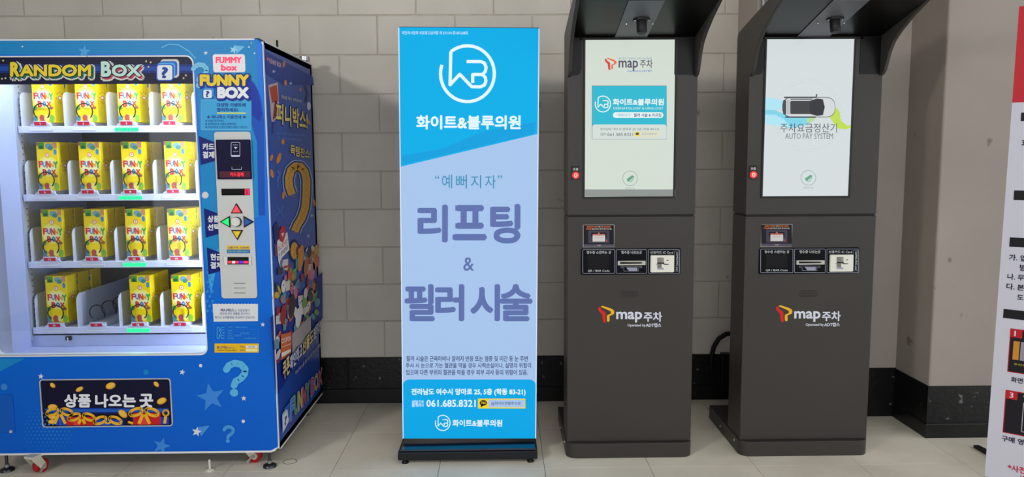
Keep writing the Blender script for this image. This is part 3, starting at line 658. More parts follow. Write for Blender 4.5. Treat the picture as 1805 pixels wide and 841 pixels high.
# picture frame, coins, trinkets
a.poly([(472, 150), (489, 145), (492, 200), (482, 215), (478, 215)], S(190, 170, 180), 1); a.poly([(474, 154), (487, 150), (490, 178), (479, 182)], S(180, 70, 50), 2); a.poly([(484, 178), (488, 178), (486, 206), (480, 212)], S(120, 40, 50), 2)
for x, y, rx, ry, ro in ((500, 113, 2, 6, .2), (503, 146, 2.5, 5, 0), (529, 158, 2, 3, 0), (498, 250, 3, 5, 0), (491, 279, 3.5, 10, .3), (479, 306, 3, 8, -.2), (499, 344, 2.5, 7, .1), (553, 357, 2.3, 7, -.3), (541, 297, 1.5, 4, 0), (544, 215, 2, 6, -.4), (478, 278, 2.5, 6, .3), (484, 520, 3, 9, .4)):
    a.oval(x, y, rx, ry, S(206, 130, 60), 1, ro, 14)
for x, y in ((512, 147), (482, 126), (518, 262), (549, 380), (543, 416)): a.star(x, y, 3.5, S(170, 185, 220), 1)
a.line([(537, 150), (542, 165), (538, 180)], 4, S(50, 60, 90), 1); a.oval(544, 187, 3.5, 7, S(205, 208, 220), 1)
a.line([(478, 165), (484, 190), (480, 235)], 3, S(40, 60, 120), 0)
a.text('?', 487, 300, 494, 330, S(60, 110, 190), 1, bold=.02)
a.line([(487, 362), (494, 375), (498, 362)], 1.2, S(90, 130, 200), 1); a.line([(486, 380), (494, 372), (499, 384)], 1.2, S(90, 130, 200), 1)
def side_text(s, BL_, BR_, TL_, c, bold, out, oc, L=3): a.text(s, 0, 0, 0, 0, c, L, bold=bold, out=out, omat=oc, quad=(BL_, BR_, TL_), res=2)
DK = S(24, 30, 80); YL = S(226, 205, 120); WH = S(205, 212, 230)
side_text('재미를 파는 문화놀이터', (494.5, 174), (531, 182), (494.5, 167.5), WH, .01, .04, DK)
side_text('퍼니박스!', (486, 217.5), (541, 228.5), (486, 181), YL, .035, .08, DK)
side_text('뭐가 나올지 모르는 재미와 두근두근', (487, 237.5), (538, 241), (487, 232.5), S(110, 150, 215), 0, 0, None)
side_text('좋은 기운을 담은 퍼니박스 랜덤박스', (488, 245), (532, 249.5), (488, 240), S(110, 150, 215), 0, 0, None)
side_text('득템찬스!', (511, 273), (546, 280.5), (511, 255), YL, .03, .07, DK)
# the great question mark: strokes in pixels of the picture, carried onto the panel
QP = [(514, 343), (509, 330), (508, 314), (512, 300), (520, 293), (529, 294), (536, 303), (539.5, 318), (539, 342), (537, 366), (531, 384), (523, 397), (518.5, 408)]
for wd, c, L in ((22, S(150, 180, 225), 3), (18.5, S(20, 34, 90), 4), (13.5, S(206, 158, 62), 5)): a.line(QP, wd, c, L)
QD = ell(518.5, 442, 6.5, 15, 18)
for k, c, L in ((1.35, S(20, 34, 90), 4), (1.0, S(206, 158, 62), 5)): a.oval(518, 442, 6.8*k, 15*k, c, L)
for i in range(26):                                     # waffle lattice
    t = i/25*(len(QP)-1); k = min(int(t), len(QP)-2); q = t-k; x = QP[k][0]*(1-q)+QP[k+1][0]*q; y = QP[k][1]*(1-q)+QP[k+1][1]*q
    a.line([(x-4, y-5), (x+4, y+5)], .7, S(184, 124, 40), 6, caps=False); a.line([(x-4, y+5), (x+4, y-5)], .7, S(184, 124, 40), 6.2, caps=False)
# speech card, sign, generic toys and coupon
a.poly([(487, 425), (505, 409), (509, 440), (495, 455), (497, 486), (489, 460)], S(225, 225, 228), 7); side_text('퍼니박스에는', (489, 464-18), (506, 436-8), (489, 439-4), S(200, 40, 60), 0, 0, None, 8); side_text('안 될게 없어요!', (490, 456), (506, 439), (490, 447), S(40, 40, 60), 0, 0, None, 8)
a.poly([(491, 410), (495, 398), (501, 399), (502, 414), (497, 428), (491, 424)], S(180, 40, 48), 8); a.poly([(494, 412), (499, 410), (497, 418)], S(230, 220, 220), 9)
a.poly([(480, 400), (487, 390), (493, 410), (492, 430), (484, 430)], S(40, 40, 100), 6); a.poly([(492, 430), (502, 420), (505, 425), (492, 440)], S(170, 150, 50), 6); a.poly([(482, 430), (491, 428), (490, 450), (484, 452)], S(110, 70, 110), 6)
rnd = random.Random(5); cols = [(200, 170, 60), (110, 160, 90), (205, 110, 130), (90, 110, 160), (200, 90, 70), (210, 200, 200), (60, 60, 80), (90, 150, 160), (190, 130, 70), (150, 40, 60), (220, 215, 215)]
for i in range(120):
    x = rnd.uniform(486, 558); top = 470-12*math.sin((x-486)/72*PI) if x < 520 else 440; bot = 650-1.15*(x-486)-(8 if x > 500 else -6)
    y = rnd.uniform(top, bot-10); rx, ry = rnd.uniform(2, 5), rnd.uniform(5, 12)
    c = S(*rnd.choice(cols)); L = 7+i*.05
    if i % 3: a.oval(x, y, rx, ry, c, L, rnd.uniform(-.4, .4), 12)
    else: a.poly([(x-rx, y-ry+2), (x+rx, y-ry), (x+rx, y+ry-2), (x-rx, y+ry)], c, L)
    if i % 7 == 0: a.oval(x, y-2, .9, 1.8, S(30, 30, 40), L+.5, n=8)
for x, y, rx, ry, c in ((528, 455, 5, 24, (206, 140, 60)), (538, 470, 4, 18, (180, 110, 60)), (554, 462, 4, 15, (206, 120, 70)), (543, 445, 4, 10, (50, 56, 90)), (549, 478, 4, 16, (205, 130, 150)), (512, 540, 6, 22, (60, 40, 50)), (524, 560, 5, 18, (225, 222, 225)), (497, 555, 5, 18, (150, 40, 44))): a.oval(x, y, rx, ry, S(*c), 13.5, .1, 18)
a.poly([(513, 600-12), (546, 560-4), (546, 590), (513, 626)], S(170, 160, 165), 13); a.poly([(504, 590), (512, 588), (512, 612), (504, 618)], S(180, 50, 44), 13.2)
a.poly([(492.5, 590), (511, 585), (511, 630-8), (493, 635)], S(206, 100, 50), 14); side_text('COUPON', (494, 606), (509.5, 600), (494, 597.5), S(240, 225, 220), .02, 0, None, 15)
a.poly([(494, 622), (510, 615), (510, 620), (494, 630)], S(232, 228, 222), 15); a.poly([(494, 612), (510, 605.5), (510, 606.5), (494, 613)], S(240, 220, 210), 15)
a.done(sp)
a = Art(fs, .0075, 'lettering')
for s, bl, br, tl, c in (('쿠폰', (496, 671), (507.5, 656), (495, 641), YL), ('확인하고', (508, 655), (529, 628), (508, 629), WH), ('선물도', (530, 627), (549, 602), (530, 603), YL), ('받자!', (550, 600), (562, 584), (550, 578), WH)): side_text(s, bl, br, tl, c, .03, .09, S(18, 30, 110))
side_text('퍼니박스를 즐기는 또 하나의 방법!', (517, 664-2), (563, 609), (517, 655), WH, 0, .05, S(18, 30, 110))
fbx = [(509, 742), (560, 688)]
for i, (ch, c) in enumerate(zip('FUNNY BOX', [(60, 130, 210), (60, 150, 90), (215, 180, 70), (200, 50, 60), (70, 140, 80), None, (180, 60, 120), (210, 150, 50), (190, 70, 50)])):
    if c is None: continue
    x0 = 508.5+(0, 7.5, 14.5, 21.5, 28, 0, 36.5, 43, 50)[i]; x1 = x0+6.2
    g = lambda x: 741-1.165*(x-508.5); hgt = lambda x: 35-(x-508)*.14
    side_text(ch, (x0, g(x0)), (x1, g(x1)), (x0, g(x0)-hgt(x0)+1), S(*c), .02, .06, S(150, 165, 205), 3)
a.poly([(494, 731), (506, 713), (507, 741), (495, 765)], S(170, 190, 225), 1); a.poly([(496, 722), (507, 710), (507, 735), (505, 737), (504, 722)], S(30, 100, 190), 2)
a.poly([(495, 735), (503, 723), (504, 745), (496, 760)], S(214, 218, 230), 3); side_text('?', (498, 752), (502, 745), (498, 738), S(24, 50, 130), .04, 0, None, 4)
a.done(sp)

# casters and levelling feet under the machine
def foot(p, i):
    st = paint((70, 72, 76), .3, metal=.8)
    o = Mb().tube([p+Vector((0, 0, .0)), p+Vector((0, 0, .010)), p+Vector((0, 0, .016)), p+Vector((0, 0, .018))], [.028, .027, .014, .006], st, 24).build('leveling_foot', vm)
    Mb().tube([p+Vector((0, 0, .012)), p+Vector((0, 0, .095))], .0065, st, 10).build('threaded_rod', o)
    Mb().tube([p+Vector((0, 0, .017)), p+Vector((0, 0, .029))], .010, paint((150, 152, 155), .3, metal=.8), 6).build('nut', o)
for i, p in enumerate((fp(475.5, 823), fp(13, 830), Vector((-1.03, -.19, 0)), Vector((-2.09, -.19, 0)))): foot(p, i)
def caster(c, ang):
    br = paint((188, 184, 166), .45); red = paint((150, 20, 24), .4)
    d = Vector((math.cos(ang), math.sin(ang), 0)); n = Vector((-d.y, d.x, 0)); f = Face(c, d, (0, 0, 1))
    wz = .031
    w_ = Mb(); w_.tube([c+Vector((0, 0, wz))-f.n*.013, c+Vector((0, 0, wz))-f.n*.011, c+Vector((0, 0, wz))+f.n*.011, c+Vector((0, 0, wz))+f.n*.013], [.028, .0305, .0305, .028], red, 28)
    wo = w_.build('caster_wheel', vm, 'red caster wheel')
    h = Mb(); h.tube([c+Vector((0, 0, wz))-f.n*.0145, c+Vector((0, 0, wz))+f.n*.0145], .016, br, 20); h.build('hub', wo)
    b = Mb()
    for s in (-.019, .016): b.prism([(-.012, wz-.010), (.010, wz-.012), (.012, wz+.006), (-.012, .079), (-.052, .079), (-.050, .068), (-.030, wz+.012)], s, s+.003, br, f)
    b.prism([(-.055, .077), (.0, .077), (.0, .087), (-.055, .087)], -.022, .022, br, f)
    bo = b.build('caster_bracket', vm)
    Mb().tube([c+Vector((0, 0, wz))-f.n*.022, c+Vector((0, 0, wz))+f.n*.024], .006, paint((140, 140, 138), .3, metal=.7), 8).build('axle', bo)
    g = c+f.n*.026+Vector((0, 0, wz))
    Mb().prism([(0-.006, .004), (.006, .010), (-.022, -.026), (-.030, -.020)], .020, .026, paint((150, 150, 146), .35, metal=.5), Face(c+Vector((0, 0, wz)), d, (0, 0, 1))).build('brake_lever', bo)
caster(fp(446, 819)+Vector((0, .03, 0)), -.05); caster(fp(70, 834)+Vector((0, .01, 0)), 1.25); caster(Vector((-1.12, -.25, 0)), .4); caster(Vector((-2.0, -.25, 0)), .8)

# ---------------------------------------------------------------- lit advertising banner
TL = -.0104
fb = Face((-.148, -.755, .078), (math.cos(TL), 0, math.sin(TL)), (-math.sin(TL), 0, math.cos(TL)))
bn = thing('light_box_banner', 'tall lit advertising banner, cyan and white, on a black floor base', 'banner', (-.148, -.74, 0))
def fabric(c, e):
    m = paint(c, rough=.7, k=.28, emit=e, spec=.12); k = ('fab', c, e)
    if k in _M: return _M[k]
    m = m.copy(); nt = m.node_tree; b = nt.nodes['Principled BSDF']; g = nt.nodes.new('ShaderNodeNewGeometry'); n = nt.nodes.new('ShaderNodeTexNoise'); n.inputs['Scale'].default_value = 3.2; n.inputs['Detail'].default_value = 2; n.inputs['Distortion'].default_value = 1.2
    bp = nt.nodes.new('ShaderNodeBump'); bp.inputs['Strength'].default_value = .5; bp.inputs['Distance'].default_value = .02
    nt.links.new(g.outputs['Position'], n.inputs['Vector']); nt.links.new(n.outputs['Fac'], bp.inputs['Height']); nt.links.new(bp.outputs['Normal'], b.inputs['Normal'])
    _M[k] = m; return m
C1 = fabric((22, 166, 230), .70); CW = fabric((172, 202, 242), .72); CT = lit((215, 232, 248), .75); CP = lit((98, 116, 176), .55)
HW, HH = .2965, 1.785
Mb().prism([(-HW, 0), (HW, 0), (HW, HH), (-HW, HH)], -.035, -.001, paint((50, 56, 72), .35, metal=.3), fb).build('frame', bn, None, .002)
a = Art(fb, 0, 'fabric_print')
e_ = .003
a.uvpoly([(-HW+e_, 0), (HW-e_, 0), (HW-e_, HH-e_), (-HW+e_, HH-e_)], fabric((172, 202, 242), .72), 0)
L_ = fb.px(707, 294)[1]; R_ = fb.px(945, 236)[1]; M_ = fb.px(707, 228)
a.uvpoly([(-HW+e_, L_), (HW-e_, R_), (HW-e_, HH-e_), (-HW+e_, HH-e_)], fabric((12, 178, 238), .72), 1)
p1 = fb.px(707, 293); p2 = fb.px(945, 236); p3 = fb.px(800, 240); p4 = fb.px(945, 205)
a.poly([(709.5, 290), (942, 235.5), (944, 215), (850, 232), (780, 262), (709.5, 274)], C1, 2)
B1 = fb.px(710, 669)[1]; a.uvpoly([(-HW+e_, .0), (HW-e_, .0)]+[(HW-e_-.03+.03*math.cos(t*PI/12), B1-.03+.03*math.sin(t*PI/12)) for t in range(7)]+[(-HW+e_+.03-.03*math.cos(PI/2-t*PI/12), B1-.03+.03*math.sin(PI/2-t*PI/12)) for t in range(7)], fabric((10, 172, 238), .72), 1)
for s in (-1, 1):
    x = s*(HW-.0025); a.uvpoly([(x-.002, 0), (x+.002, 0), (x+.002, HH-.004), (x-.002, HH-.004)], lit((205, 222, 250), .75), 2)
a.done(bn)
a = Art(fb, .0006, 'lettering')
def wblogo(a, cx, cy, s, m, wd, L=3):
    q = lambda x, y: (cx+(x-404)*s, cy+(y-280)*s)
    a.line([q(404+133*math.cos(t), 280+138*math.sin(t)) for t in [math.radians(-128+i*9.6) for i in range(35)]], wd, m, L)
    a.line([q(322, 170), q(318, 335), q(366, 283), q(425, 344), q(468, 345), q(488, 336), q(495, 318), q(492, 298), q(478, 284), q(430, 284), q(430, 325)], wd, m, L)
    a.line([q(478, 284), q(492, 270), q(496, 248), q(488, 228), q(470, 220), q(400, 220)], wd, m, L)
wblogo(a, 824, 130, 1/2.803, CT, 5.6)
a.text('대한의사협회 의료광고심의필 제 231110-중-051268호', 709, 55, 825, 61, CT, 3)
a.text('화이트&블루의원', 734.5, 204, 917, 227.5, CT, 3, bold=.035, res=3)
TE = lit((60, 150, 190), .5)
for s, x0, x1, y0, y1 in (('“', 767, 774, 309, 315), ('예', 779, 797, 308, 332), ('뻐', 804, 823, 308, 332), ('지', 830, 848, 309, 332), ('자', 855, 874, 309, 332), ('”', 877, 885, 309, 315)): a.text(s, x0, y0, x1, y1, TE, 3, res=3)
for s, x0, x1, y0, y1 in (('리', 738, 787, 363, 425), ('프', 800, 855, 364, 421), ('팅', 866, 915, 362, 427), ('필', 715, 764, 503, 564), ('러', 769, 816, 503, 564), ('시', 831, 879, 503, 564), ('술', 882, 936, 503, 564)): a.text(s, x0, y0, x1, y1, CP, 3, bold=.035, res=4)
a.text('&', 817, 454, 835, 477, CP, 3, bold=.01, res=4)
TX = lit((84, 92, 140), .45)
for i, (s, x0, x1) in enumerate((('필러 시술은 근육마비나 알러지 반응 또는 염증 및 미간 등 눈 주변', 716.5, 930), ('주사 시 눈으로 가는 혈관을 막을 경우 시력손실이나, 실명의 위험이', 715.5, 935.5), ('있으며 다른 부위의 혈관을 막을 경우 피부 괴사 등의 위험이 있음.', 716, 930))): a.text(s, x0, 627.5+i*12, x1, 637+i*12, TX, 3, bold=.018)
a.text('전라남도 여수시 망마로 25, 5층 (학동 83-21)', 725.5, 685, 926, 697.5, CT, 3, bold=.035)
a.text('상담', 726, 705.5, 737, 711.5, CT, 3, bold=.02); a.text('문의', 726, 711.5, 737, 717.5, CT, 3, bold=.02); a.text('전화', 738, 705.5, 747, 711.5, CT, 3); a.text('예약', 738, 711.5, 747, 717.5, CT, 3)
a.text('061.685.8321', 752, 705, 838, 717, CT, 3, bold=.025)
a.rect(842.5, 702.5, 926, 720, lit((240, 214, 50), .6), 3); a.rect(861, 704.5, 924, 718, CW, 4); BR = lit((60, 36, 30), .3)
a.oval(852, 710, 6.5, 5, BR, 5); a.poly([(847, 713), (853, 714), (848, 718)], BR, 5); a.text('TALK', 847.5, 708, 856.5, 711.5, lit((240, 214, 50), .6), 7, bold=.02); a.text('@화이트앤블루의원', 866, 708, 917, 714.5, TX, 5, bold=.01)
wblogo(a, 780.5, 745.5, .097, CT, 1.6); a.text('화이트&블루의원', 798, 740, 885, 751.5, CT, 3, bold=.03)
a.done(bn)
bk = paint((14, 15, 20), .3, spec=.4)
BX0, BX1 = -.455, .150
bs = slab('base', (BX0, -.845, .016), (BX1, -.665, .052), bk, bn, .004)
slab('base_tray', (BX0+.008, -.838, .052), (BX1-.008, -.675, .062), paint((14, 22, 40), .16, spec=.9), bn, .003)
for x in (BX0+.03, BX1-.03):
    for y in (-.83, -.69): Mb().tube([(x, y, 0), (x, y, .006), (x, y, .010), (x, y, .018)], [.015, .015, .007, .007], paint((10, 10, 11), .4), 14).build('foot', bn)
tag_o = slab('sticker', fb.w(*fb.px(943.5, 694), -.012), fb.w(*fb.px(945.5, 683), -.011)+Vector((.002, .008, 0)), paint((190, 205, 90)), bn)

# ---------------------------------------------------------------- parking pay kiosks
KY = -.78
def kiosk(idx, x0, x1, label):
    t = thing('payment_kiosk', label, 'kiosk', ((x0+x1)/2, -.65, 0))
    f = Face((0, KY, 0))
    def c(x, y): return (x, y) if idx == 0 else (1424+(x-1110)*1.012, y-1)
    def px(x, y): return f.px(*c(x, y))
    z = lambda y: px(1110, y)[1]
    # floor plate, deeper than the column; front corners rounded
    bpz = .067
    pl = [(x0-.002, -.30), (x0-.002, KY+.02)]
    pl = [(x0-.004, -.30), (x0-.004, -.76)]+[(x0-.004+.045*(1-math.cos(a_*PI/12)), -.76-.045*math.sin(a_*PI/12)) for a_ in range(1, 7)]+[(x1+.004-.045*(1-math.sin(a_*PI/12)), -.76-.045*math.cos(a_*PI/12)) for a_ in range(0, 6)]+[(x1+.004, -.76), (x1+.004, -.30)]
    bo = Mb().prism(pl[::-1], 0, bpz, M_kiosk).build('base', t, None, .003)
    Mb().prism([(KY, bpz), (KY, z(382)), (-.60, z(382)), (-.60, bpz)], x0, x1, M_kiosk, axis='x').build('lower_door', t, None, .003)
    Mb().prism([(KY+.006, z(382)), (KY+.006, z(378)), (-.62, z(378)), (-.62, z(382))], x0+.004, x1-.004, paint((8, 8, 8)), axis='x').build('seam', t)
    up = Mb().prism([(KY, z(379)), (KY, 1.815), (-.60, 1.845), (-.60, z(379))], x0+.012, x1-.012, M_kiosk, axis='x').build('upper_cabinet', t, None, .003)
    prof = [(KY, z(379)), (KY, 1.652), (-.800, 1.657), (-.818, 1.672), (-.832, 1.70), (-.850, 1.74), (-.880, 1.778), (-.93, 1.812), (-1.02, 1.856), (-1.125, 1.897), (-1.33, 1.975), (-1.345, 1.99), (-1.33, 2.005), (-.98, 1.925), (-.80, 1.893), (-.63, 1.861), (-.605, 1.848), (-.60, 1.83), (-.60, z(379))]
    for a_, b_ in ((x0, x0+.014), (x1-.014, x1)): Mb().prism(prof[::-1], a_, b_, M_kiosk, axis='x').build('side_wing', t, None, .002)
    for s_, xx in ((-1, x0), (1, x1)):
        for y_, z_ in ((-.50, .03), (-.72, .045)): Mb().tube([(xx+s_*.003, y_, z_), (xx+s_*.008, y_, z_)], .006, paint((180, 178, 172), .3, metal=.7), 10).build('screw', bo)
    hd = Mb().prism([(-.76, 1.812), (-1.127, 1.897), (-1.33, 1.968), (-1.335, 1.985), (-.98, 1.915), (-.62, 1.85), (-.62, 1.80)][::-1], x0+.014, x1-.014, M_gloss, axis='x').build('hood', t, 'glossy black underside of the hood')  # near-black colour paints in the shade of the hood blocking light
    d = Vector((0, -.367, .085)).normalized(); fh = Face((x0+.196, -.762, 1.8115), (1, 0, 0), tuple(d))
    # lighter strip on the underside carrying the camera
    Mb().prism([(0, 0), (.135, 0), (.135, .37), (0, .37)], .0005, .003, paint((92, 94, 98), .45), Face((x0+.196, -.765, 1.8125), (1, 0, 0), tuple(d))).build('camera_plate', t)
    cc = Vector((x0+.275, -.96, 1.855)); ck = paint((20, 20, 21), .45)
    co = Mb().tube([cc, cc+Vector((0, -.004, -.022)), cc+Vector((0, -.010, -.050)), cc+Vector((0, -.011, -.054))], [.020, .020, .020, .016], ck, 20).build('camera', t)
    Mb().tube([cc+Vector((0, .0, .004)), cc+Vector((0, -.0, -.004))], .034, ck, 24).build('camera_collar', co)
    for dx, dy in ((-.054, -.0), (-.026, -.035), (.028, -.035), (.05, -.0)):
        q = cc+Vector((dx, .03+dy, -.0095-dy*.2)); Mb().tube([q, q+Vector((0, 0, -.004))], .0035, paint((190, 190, 190), .3, metal=.6), 8).build('screw', co)
    # black upper bezel: rounded lower corners
    zb = z(132); bz = Mb(); rr = .05
    P_ = [(x0+.014, 1.812), (x0+.014, zb-.004)]+[(x0+.014+rr*(1-math.cos(q*PI/2/6)) if 0 else x0+.014+rr*math.sin(q*PI/2/6), zb+rr*(1-math.cos(q*PI/2/6))) for q in range(7)]+[(x0+.014+rr, 1.812)]
    bz.prism([(x0+.014, zb), (x0+.04, zb), (x0+.052, zb+.008), (x0+.058, zb+.025), (x0+.058, z(150)*0+zb+.03), (x0+.058, 1.812), (x0+.014, 1.812)], 0, .003, M_gloss, f)
    bz.prism([(x1-.10, zb), (x1-.014, zb), (x1-.014, 1.812), (x1-.10, 1.812)], 0, .003, M_gloss, f)
    bz.box((x0+.05, KY-.003, z(70)), (x1-.09, KY, 1.812), M_gloss)
    bz.build('upper_bezel', t, 'glossy black surround above the screen')
    A = px(1029, 348.5); B = px(1192, 68.5)
    A0, B0 = px(1030.5, 347), px(1190.5, 70)
    Mb().ring([(A[0]-.004, A[1]-.004), (B[0]+.004, A[1]-.004), (B[0]+.004, B[1]+.004), (A[0]-.004, B[1]+.004)], [(A0[0], A0[1]), (B0[0], A0[1]), (B0[0], B0[1]), (A0[0], B0[1])], .0, .006, paint((12, 12, 13), .3), f).build('screen_frame', t)
    bgc = (204, 214, 203) if idx == 0 else (206, 214, 216)
    sc = Mb().prism([(A0[0]-.002, A0[1]-.002), (B0[0]+.002, A0[1]-.002), (B0[0]+.002, B0[1]+.002), (A0[0]-.002, B0[1]+.002)], .0, .002, scr(bgc, 1.0), f).build('screen', t, ('lit screen showing a cyan clinic advertisement', 'lit screen showing a white car from above')[idx])
    class KA(Art):
        def poly(s, pts, mat, layer=0): return Art.poly(s, [c(*q) for q in pts], mat, layer)
        def text(s, tt, x0_, y0_, x1_, y1_, mat, layer=2, **k):
            qd = k.pop('quad', None)
            if qd: qd = tuple(c(*q) for q in qd)
            p0, p1 = c(x0_, y0_), c(x1_, y1_); return Art.text(s, tt, p0[0], p0[1], p1[0], p1[1], mat, layer, quad=qd, **k)
    a = KA(f, .0024, 'screen_image')
    def tlogo(a, ox, oy, s, R1, Y1_, L=3):
        q = lambda L0: [(ox+x*s, oy+y*s) for x, y in L0]
        a.poly(q([(0, 20), (15, 12), (30, 18), (55, 60), (95, 85), (110, 105), (112, 240), (95, 247), (75, 235), (65, 190), (60, 125), (10, 70), (0, 50)]), R1, L)
        a.poly(q([(35, 10), (65, -5), (190, 35), (225, 55), (240, 80), (235, 115), (215, 128), (170, 145), (170, 220), (145, 237), (130, 215), (130, 140), (150, 128), (188, 112), (188, 80), (160, 65), (80, 28)]), Y1_, L+.5)
    if idx == 0:
        a.rect(1031, 334, 1190, 346.5, scr((150, 156, 152), .8), 0)
        pu = scr((80, 70, 100), .9)
        tlogo(a, 1066, 102.5, .086, scr((205, 60, 40)), scr((225, 110, 60)), 1)
        a.text('map', 1090.5, 107, 1124, 125, pu, 1, bold=.015, res=3); a.text('주차', 1128, 105.5, 1150, 120, pu, 1, bold=.01, res=3)
        a.text('ADT캡스가 운영하는 스마트 무인주차장', 1090, 101.5, 1149, 105, scr((100, 110, 170)), 1); a.text('Operated by ADT캡스', 1105.5, 123, 1149.5, 127.5, scr((60, 100, 190)), 1, bold=.01)
        CC = scr((20, 178, 202)); CWW = scr((206, 216, 210))
        a.rect(1043, 151, 1175, 245.5, scr((120, 150, 160), .8), 0); a.rect(1044, 152, 1174.5, 245, CWW, 1); a.rect(1044, 152, 1174.5, 220, CC, 2)
        a.oval(1048, 224, 4, 4, CWW, 2.1); a.rect(1044, 220, 1174.5, 224, CC, 2); a.rect(1044, 219.5, 1174.5, 245, CWW, 3, r=5)
        W2 = scr((222, 236, 234))
        wb = lambda x: x
        a2 = a; wblogo(a2, 1062.5, 183.5, .101, W2, 1.8, 4)
        a.text('화이트&블루의원', 1080.5, 174.5, 1169.5, 185.5, W2, 4, bold=.04); a.text('DERMATOLOGY & UROLOGY', 1081, 189, 1169, 193, W2, 4)
        a.rect(1080, 198, 1169, 208, W2, 4, r=5); a.text('“예뻐지자”', 1086, 200, 1113, 206, scr((90, 170, 190)), 6); a.text('필러 시술 & 리프팅', 1117, 200, 1165, 206, scr((60, 70, 130)), 6, bold=.02)
        DG = scr((60, 74, 92), .9)
        a.text('전라남도 여수시 망마로 25, 5층 (학동 83-21)', 1057.5, 225.5, 1161, 230.5, DG, 5); a.text('상담문의', 1058, 234, 1068, 239.5, DG, 5); a.text('061.585.8321', 1070.5, 234.5, 1115.5, 240, DG, 5)
        a.rect(1118, 232.5, 1161, 240.5, scr((236, 206, 70)), 5); a.rect(1127.5, 233.5, 1160, 239.5, CWW, 6); a.oval(1123, 236, 3, 2.3, scr((70, 60, 40)), 6); a.text('@화이트앤블루의원', 1131, 235, 1157, 238, scr((120, 100, 60)), 7)
    else:
        # soft ribbons, dotted ring, car seen from above  (positions given in the first kiosk's frame)
        B1_, B2_, GR, GR2 = scr((168, 222, 236)), scr((120, 206, 226)), scr((186, 214, 70)), scr((170, 214, 150))
        o = lambda L0: [(1110+(x-1424)/1.012, y+1) for x, y in L0]
        g_ = lambda x, y: (1260+x/2.474, y/2.474)
        a.poly(o([g_(*q) for q in ((214, 425), (250, 428), (300, 440), (320, 470), (300, 478), (255, 478), (214, 500))]), B1_, 1)
        a.poly(o([g_(*q) for q in ((214, 480), (260, 480), (320, 505), (440, 512), (400, 545), (330, 560), (270, 545), (215, 530))]), B2_, 1.2)
        a.poly(o([g_(*q) for q in ((214, 500), (260, 500), (300, 520), (330, 555), (265, 548), (215, 540))]), B1_, 1.4)
        a.poly(o([g_(*q) for q in ((512, 480), (530, 468), (543, 490), (548, 525), (575, 548), (597, 546), (597, 554), (570, 565), (535, 560), (512, 530), (500, 512))]), GR, 1)
        a.poly(o([g_(*q) for q in ((400, 515), (440, 513), (425, 530), (395, 536))]), GR2, 1.5)
        dc = scr((150, 160, 158), .9)
        for rr_, n in ((140, 70), (150, 64)):
            for i in range(n):
                t_ = 2*PI*i/n; x, y = g_(405+rr_*math.cos(t_), 505+rr_*math.sin(t_)*1.05); a.poly(o(ell(x, y, .5, .5, 6)), dc, .5)
        gp = lambda x, y, rx, ry, m, L, n=24: a.poly(o(ell(*g_(x, y), rx/2.474, ry/2.474, n)), m, L)
        rr2 = lambda x0_, y0_, x1_, y1_, r, m, L: a.poly(o(rrect(*g_(x0_, y0_), *g_(x1_, y1_), r/2.474)), m, L)
        rr2(293, 424, 524, 512, 36, scr((92, 96, 98), .9), 2); rr2(297, 427, 522, 509, 34, scr((206, 210, 212)), 2.5)
        rr2(300, 422, 440, 428, 3, scr((60, 60, 64)), 3); rr2(305, 508, 440, 514, 3, scr((60, 60, 64)), 3)
        rr2(296, 436, 310, 500, 6, scr((60, 62, 66)), 3); rr2(312, 436, 328, 500, 5, scr((180, 184, 186)), 3); rr2(328, 440, 430, 498, 5, scr((52, 52, 54)), 3)
        a.poly(o([g_(*q) for q in ((412, 440), (445, 430), (470, 434), (478, 468), (470, 502), (445, 506), (412, 497))]), scr((34, 34, 38)), 3.5)
        rr2(328, 430, 425, 436, 2, scr((120, 122, 124)), 3.6); a.poly(o([g_(*q) for q in ((440, 410), (446, 412), (444, 426), (438, 424))]), scr((80, 80, 84)), 3)
        tk = scr((70, 78, 88), .9)
        a.text('주차요금정산기', 1061.5, 218.5, 1160, 234.5, tk, 4, res=3); a.text('AUTO PAY SYSTEM', 1070, 236, 1153, 246, scr((110, 118, 124), .9), 4, res=2)
    gy = 316.5
    pr = scr((140, 160, 150), .9)
    for i in range(1): a.line(ell(1110.5, gy-2, 13, 13, 32), .8, pr, 1, True)
    a.poly([(1104, 316), (1114, 309), (1118, 311), (1108, 320)], scr((90, 165, 130), .9), 2); a.line([(1105, 318.5), (1112, 321), (1117, 313)], 1.2, scr((110, 180, 150), .9), 2)
    a.text('화면을 터치', 1102, 330.5, 1119, 333.5, pr, 2)
    a.done(sc)
    # call button
    cb = pbox2(f, c, 'call_button', 1007, 293, 1021, 316.5, 0, .004, paint((10, 10, 11), .25), t)
    u_, v_ = px(1014.5, 309); Mb().tube([f.w(u_, v_, .003), f.w(u_, v_, .008), f.w(u_, v_, .009)], [.0155, .0155, .013], paint((245, 60, 55), .3, emit=.75, k=.4), 20).build('button_cap', cb, 'lit red round button')
    a = KA(f, .0046, 'lettering'); a.text('호출', 1010, 296, 1019, 300.5, WHT, 0, bold=.01); a.done(cb)
    a = KA(f, .0094, 'printed_graphic'); a.oval(1014.5, 309, 3, 3.6, paint((255, 180, 170), emit=.8), 0); a.rect(1013, 307, 1016, 311, paint((245, 60, 55), emit=.7), 1); a.done(cb)
    # notice sticker
    st = pbox2(f, c, 'notice_sticker', 1027.5, 396, 1083, 436, 0, .001, paint((150, 148, 146), .4), t)
    a = KA(f, .0014, 'lettering'); a.rect(1028.5, 397, 1082, 435, P(20, 18, 26), 0); a.rect(1028.5, 430.5, 1082, 434.8, P(78, 74, 92), 1)
    OR = P(226, 120, 50); LG = P(190, 180, 175)
